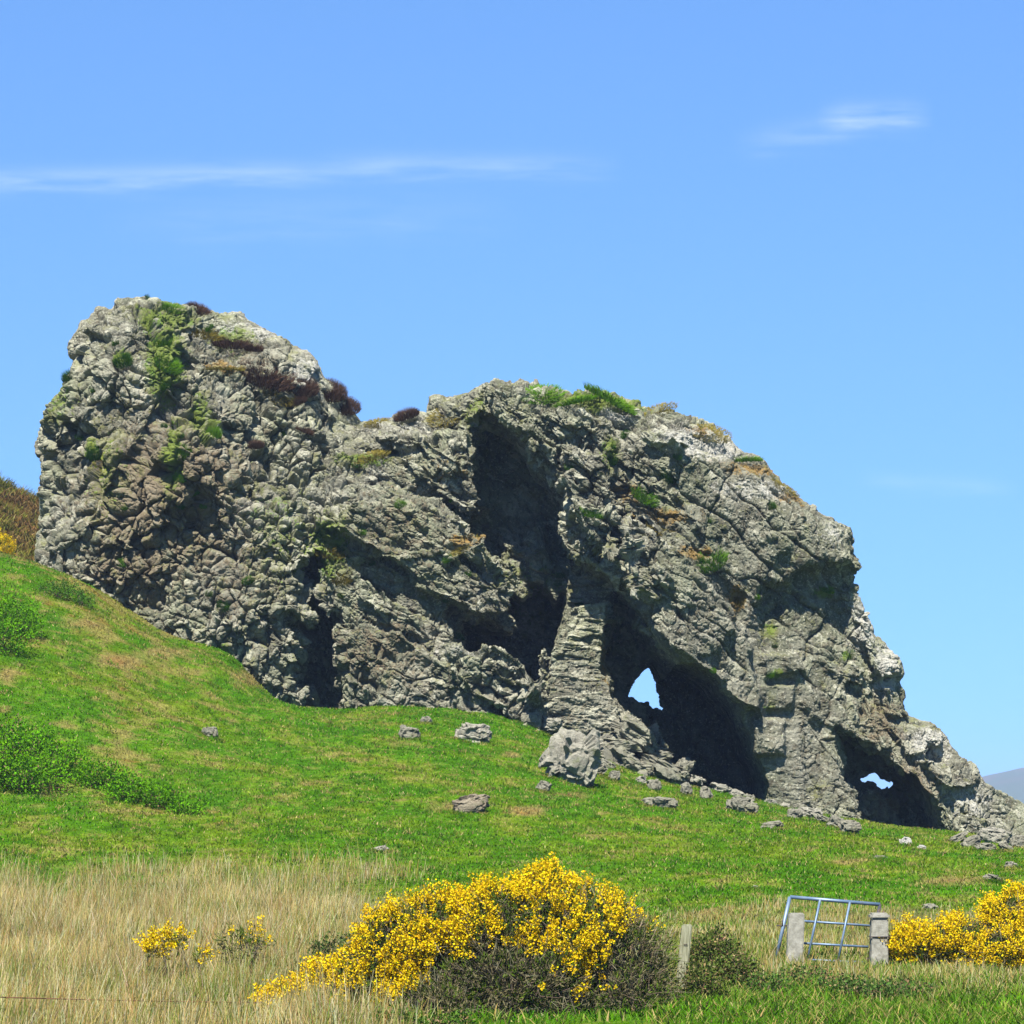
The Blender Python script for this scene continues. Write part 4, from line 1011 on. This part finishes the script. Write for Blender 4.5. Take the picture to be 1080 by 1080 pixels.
# ------------------------------------------------------------------ gate, posts, wire
import bmesh
def tube_mesh(name, segs, r, sides=10):
    bm = bmesh.new()
    for a, b in segs:
        a, b = Vector(a), Vector(b); d = b-a
        M = Matrix.Translation((a+b)/2) @ d.to_track_quat('Z', 'Y').to_matrix().to_4x4()
        bmesh.ops.create_cone(bm, cap_ends=True, segments=sides, radius1=r, radius2=r, depth=d.length, matrix=M)
    me = bpy.data.meshes.new(name); bm.to_mesh(me); bm.free()
    for p in me.polygons: p.use_smooth = len(p.vertices) == 4
    return me
t = NT('gate_paint'); n = t.noise(20, 5); c = t.mix(t.ramp(n, .62, .72), (.12, .19, .29), (.13, .075, .045)); c = t.mix(t.ramp(t.noise(5, 4), .4, .7), c, (.20, .27, .35)); M_GATE = t.fin(c, .45, .4); t.b.inputs['Metallic'].default_value = .25
t = NT('dark_metal'); M_DARK = t.fin(t.mix(t.ramp(t.noise(30, 4), .4, .6), (.04, .045, .06), (.10, .07, .05)), .7)
t = NT('concrete_post'); c = t.mix(t.ramp(t.noise(7, 6, .7), .35, .65), (.24, .23, .185), (.38, .37, .31)); c = t.mix(t.math('MULTIPLY', t.ramp(t.noise(3, 5), .55, .7), .6), c, (.18, .20, .11))
t.bump(t.noise(30, 5, .7), .5, .02); M_POST = t.fin(c, .95, .1)
t = NT('weathered_wood'); tc = t.n('ShaderNodeTexCoord'); mp = t.n('ShaderNodeMapping'); mp.inputs['Scale'].default_value = (14, 14, 1.2); t.set(mp.inputs[0], tc.outputs['Object'])
c = t.mix(t.ramp(t.noise(3, 6, .6, mp.outputs[0]), .35, .65), (.20, .20, .12), (.36, .36, .24)); t.bump(t.noise(4, 5, .6, mp.outputs[0]), .5, .02); M_WOOD = t.fin(c, .9, .1)
t = NT('rusty_wire'); M_WIRE = t.fin((.16, .075, .035), .8)

YT = 50.0
def gp(px, py, Y=YT): return Vector((float(wx(px, Y)), Y, float(wz(py, Y))))
TL, TR, BL, BR = gp(833, 946, 50.15), gp(928, 954, 50.15), gp(817, 1018, 50.0), gp(915, 1022, 50.0)
gate = thing('field_gate', 'pale blue metal gate hanging crooked between two concrete posts', 'gate', (BL+BR)/2)
def G(p): return p-gate.location
def lerp(a, b, f): return a+(b-a)*f
obj('gate_frame', tube_mesh('gate_frame', [(G(TL), G(TR)), (G(TL), G(BL))], .031, 12), M_GATE, gate)
obj('hinge_stile', tube_mesh('hinge_stile', [(G(TR), G(BR))], .030, 12), M_DARK, gate)
for f in (.335, .66, .90):
    lo = .30 if f > .88 else .20
    obj('rail', tube_mesh('rail', [(G(lerp(lerp(TL, BL, f), lerp(TR, BR, f), lo*.9)), G(lerp(TL, BL, f)*.04+lerp(TR, BR, f)*.96))], .020, 10), M_GATE, gate)
for f, e in ((.335, 1.), (.665, 1.)):
    obj('upright', tube_mesh('upright', [(G(lerp(TL, TR, f)+Vector((0, -.03, 0))), G(lerp(BL, BR, f)+Vector((0, -.03, 0))))], .020, 10), M_GATE, gate)
for f in (.16, .84):
    q = G(lerp(TR, BR, f)); obj('hinge', tube_mesh('hinge', [(q+Vector((-.06, 0, 0)), q+Vector((.10, .0, 0))), (q+Vector((.10, 0, -.07)), q+Vector((.10, 0, .07)))], .014, 8), M_DARK, gate)
q = G(lerp(TL, BL, .42)); obj('latch', tube_mesh('latch', [(q+Vector((-.12, -.02, 0)), q+Vector((.10, -.02, 0))), (q+Vector((-.02, -.03, 0)), q+Vector((-.02, -.03, .10)))], .011, 8), M_DARK, gate)
def square_post(name, px0, px1, ytop, ybot, Y, mat, cap, lab, cat, lean=0., wd=1.0):
    w = (px1-px0)/FPX*Y/2; c = gp((px0+px1)/2, ybot, Y); h = (ybot-ytop)/FPX*Y
    c.z = float(ground_z(c.x, Y))-.1; h = float(wz(ytop, Y))-c.z
    r = thing(name, lab, cat, c)
    def prism(w0, w1, z0, z1, bev):
        bm = bmesh.new(); bmesh.ops.create_cube(bm, size=1)
        for v in bm.verts:
            ww = w1 if v.co.z > 0 else w0; zz = z1 if v.co.z > 0 else z0
            v.co = Vector((v.co.x*2*ww+lean*zz, v.co.y*2*ww*wd, zz))
        bmesh.ops.bevel(bm, geom=bm.edges[:], offset=bev, segments=2, affect='EDGES')
        bmesh.ops.subdivide_edges(bm, edges=[e for e in bm.edges if e.calc_length() > .1], cuts=7, use_grid_fill=True)
        for v in bm.verts:
            q = v.co*9+Vector((px0, 0, 0)); n_ = float(vnoise(np.array([q.x]), np.array([q.y]), np.array([q.z]), 5)[0]); v.co += v.co.normalized()*0+Vector((n_, n_*.7, 0))*.010
        me = bpy.data.meshes.new(name); bm.to_mesh(me); bm.free(); return me
    obj('shaft', prism(w, w*.96, 0, h, .018), mat, r)
    if cap: obj('cap', prism(w*1.16, w*1.12, h-.002, h+.10, .03), mat, r)
    return r, c, w, h
square_post('gate_post', 829, 846, 963, 1022, 49.7, M_POST, False, 'plain weathered concrete post standing in front of the left end of the gate', 'gate post', .04)
rp, rc, rw_, rh_ = square_post('gate_post', 918, 936, 969, 1026, 49.8, M_POST, True, 'capped concrete post with wire bands at the right end of the gate', 'gate post')
for zz in (.66,):
    zc = rh_*zz; q = w_ = rw_+.012
    obj('wire_band', tube_mesh('wire_band', [((-q, -q, zc), (q, -q, zc)), ((q, -q, zc), (q, q, zc)), ((q, q, zc), (-q, q, zc)), ((-q, q, zc), (-q, -q, zc))], .009, 6), M_DARK, rp)
fp, fc, fw, fh = square_post('fence_post', 711, 722, 975, 1050, 44.4, M_WOOD, False, 'weathered wooden fence post leaning beside the large gorse', 'fence post', .10)
obj('staple', tube_mesh('staple', [((-.03+.10*fh*.75, -fw-.012, fh*.75), (.03+.10*fh*.75, -fw-.012, fh*.75))], .006, 6), M_DARK, fp)
def wire(a, b, label, sag=.05, r=.006):
    pts = [a.lerp(b, k/24)+Vector((0, 0, -sag*4*(k/24)*(1-k/24))) for k in range(25)]
    o = obj('fence_wire', tube_mesh('fence_wire', [(pts[k], pts[k+1]) for k in range(24)], r, 6), M_WIRE); tag(o, label, 'wire')
wire(gp(-80, 1049, 39.6), gp(400, 1058, 43.4), 'rusty fence wire stretched across the dry grass at the left', .03, .008)

# ------------------------------------------------------------------ the air
HAZE = 1.8e-4
bm = bmesh.new(); bmesh.ops.create_cube(bm, size=1)
for v in bm.verts: v.co = Vector((v.co.x*20000, v.co.y*5200+2400, 72 if v.co.z > 0 else -18))
me = bpy.data.meshes.new('haze'); bm.to_mesh(me); bm.free()
t = NT('haze_material'); t.t.nodes.remove(t.b); pv = t.n('ShaderNodeVolumePrincipled'); pv.inputs['Density'].default_value = HAZE; pv.inputs['Color'].default_value = (.50, .68, 1.0, 1); pv.inputs['Anisotropy'].default_value = .2
t.t.links.new(pv.outputs[0], t.out.inputs['Volume'])
USE_HAZE = True
if USE_HAZE: tag(obj('haze', me, t.m), kind='stuff')
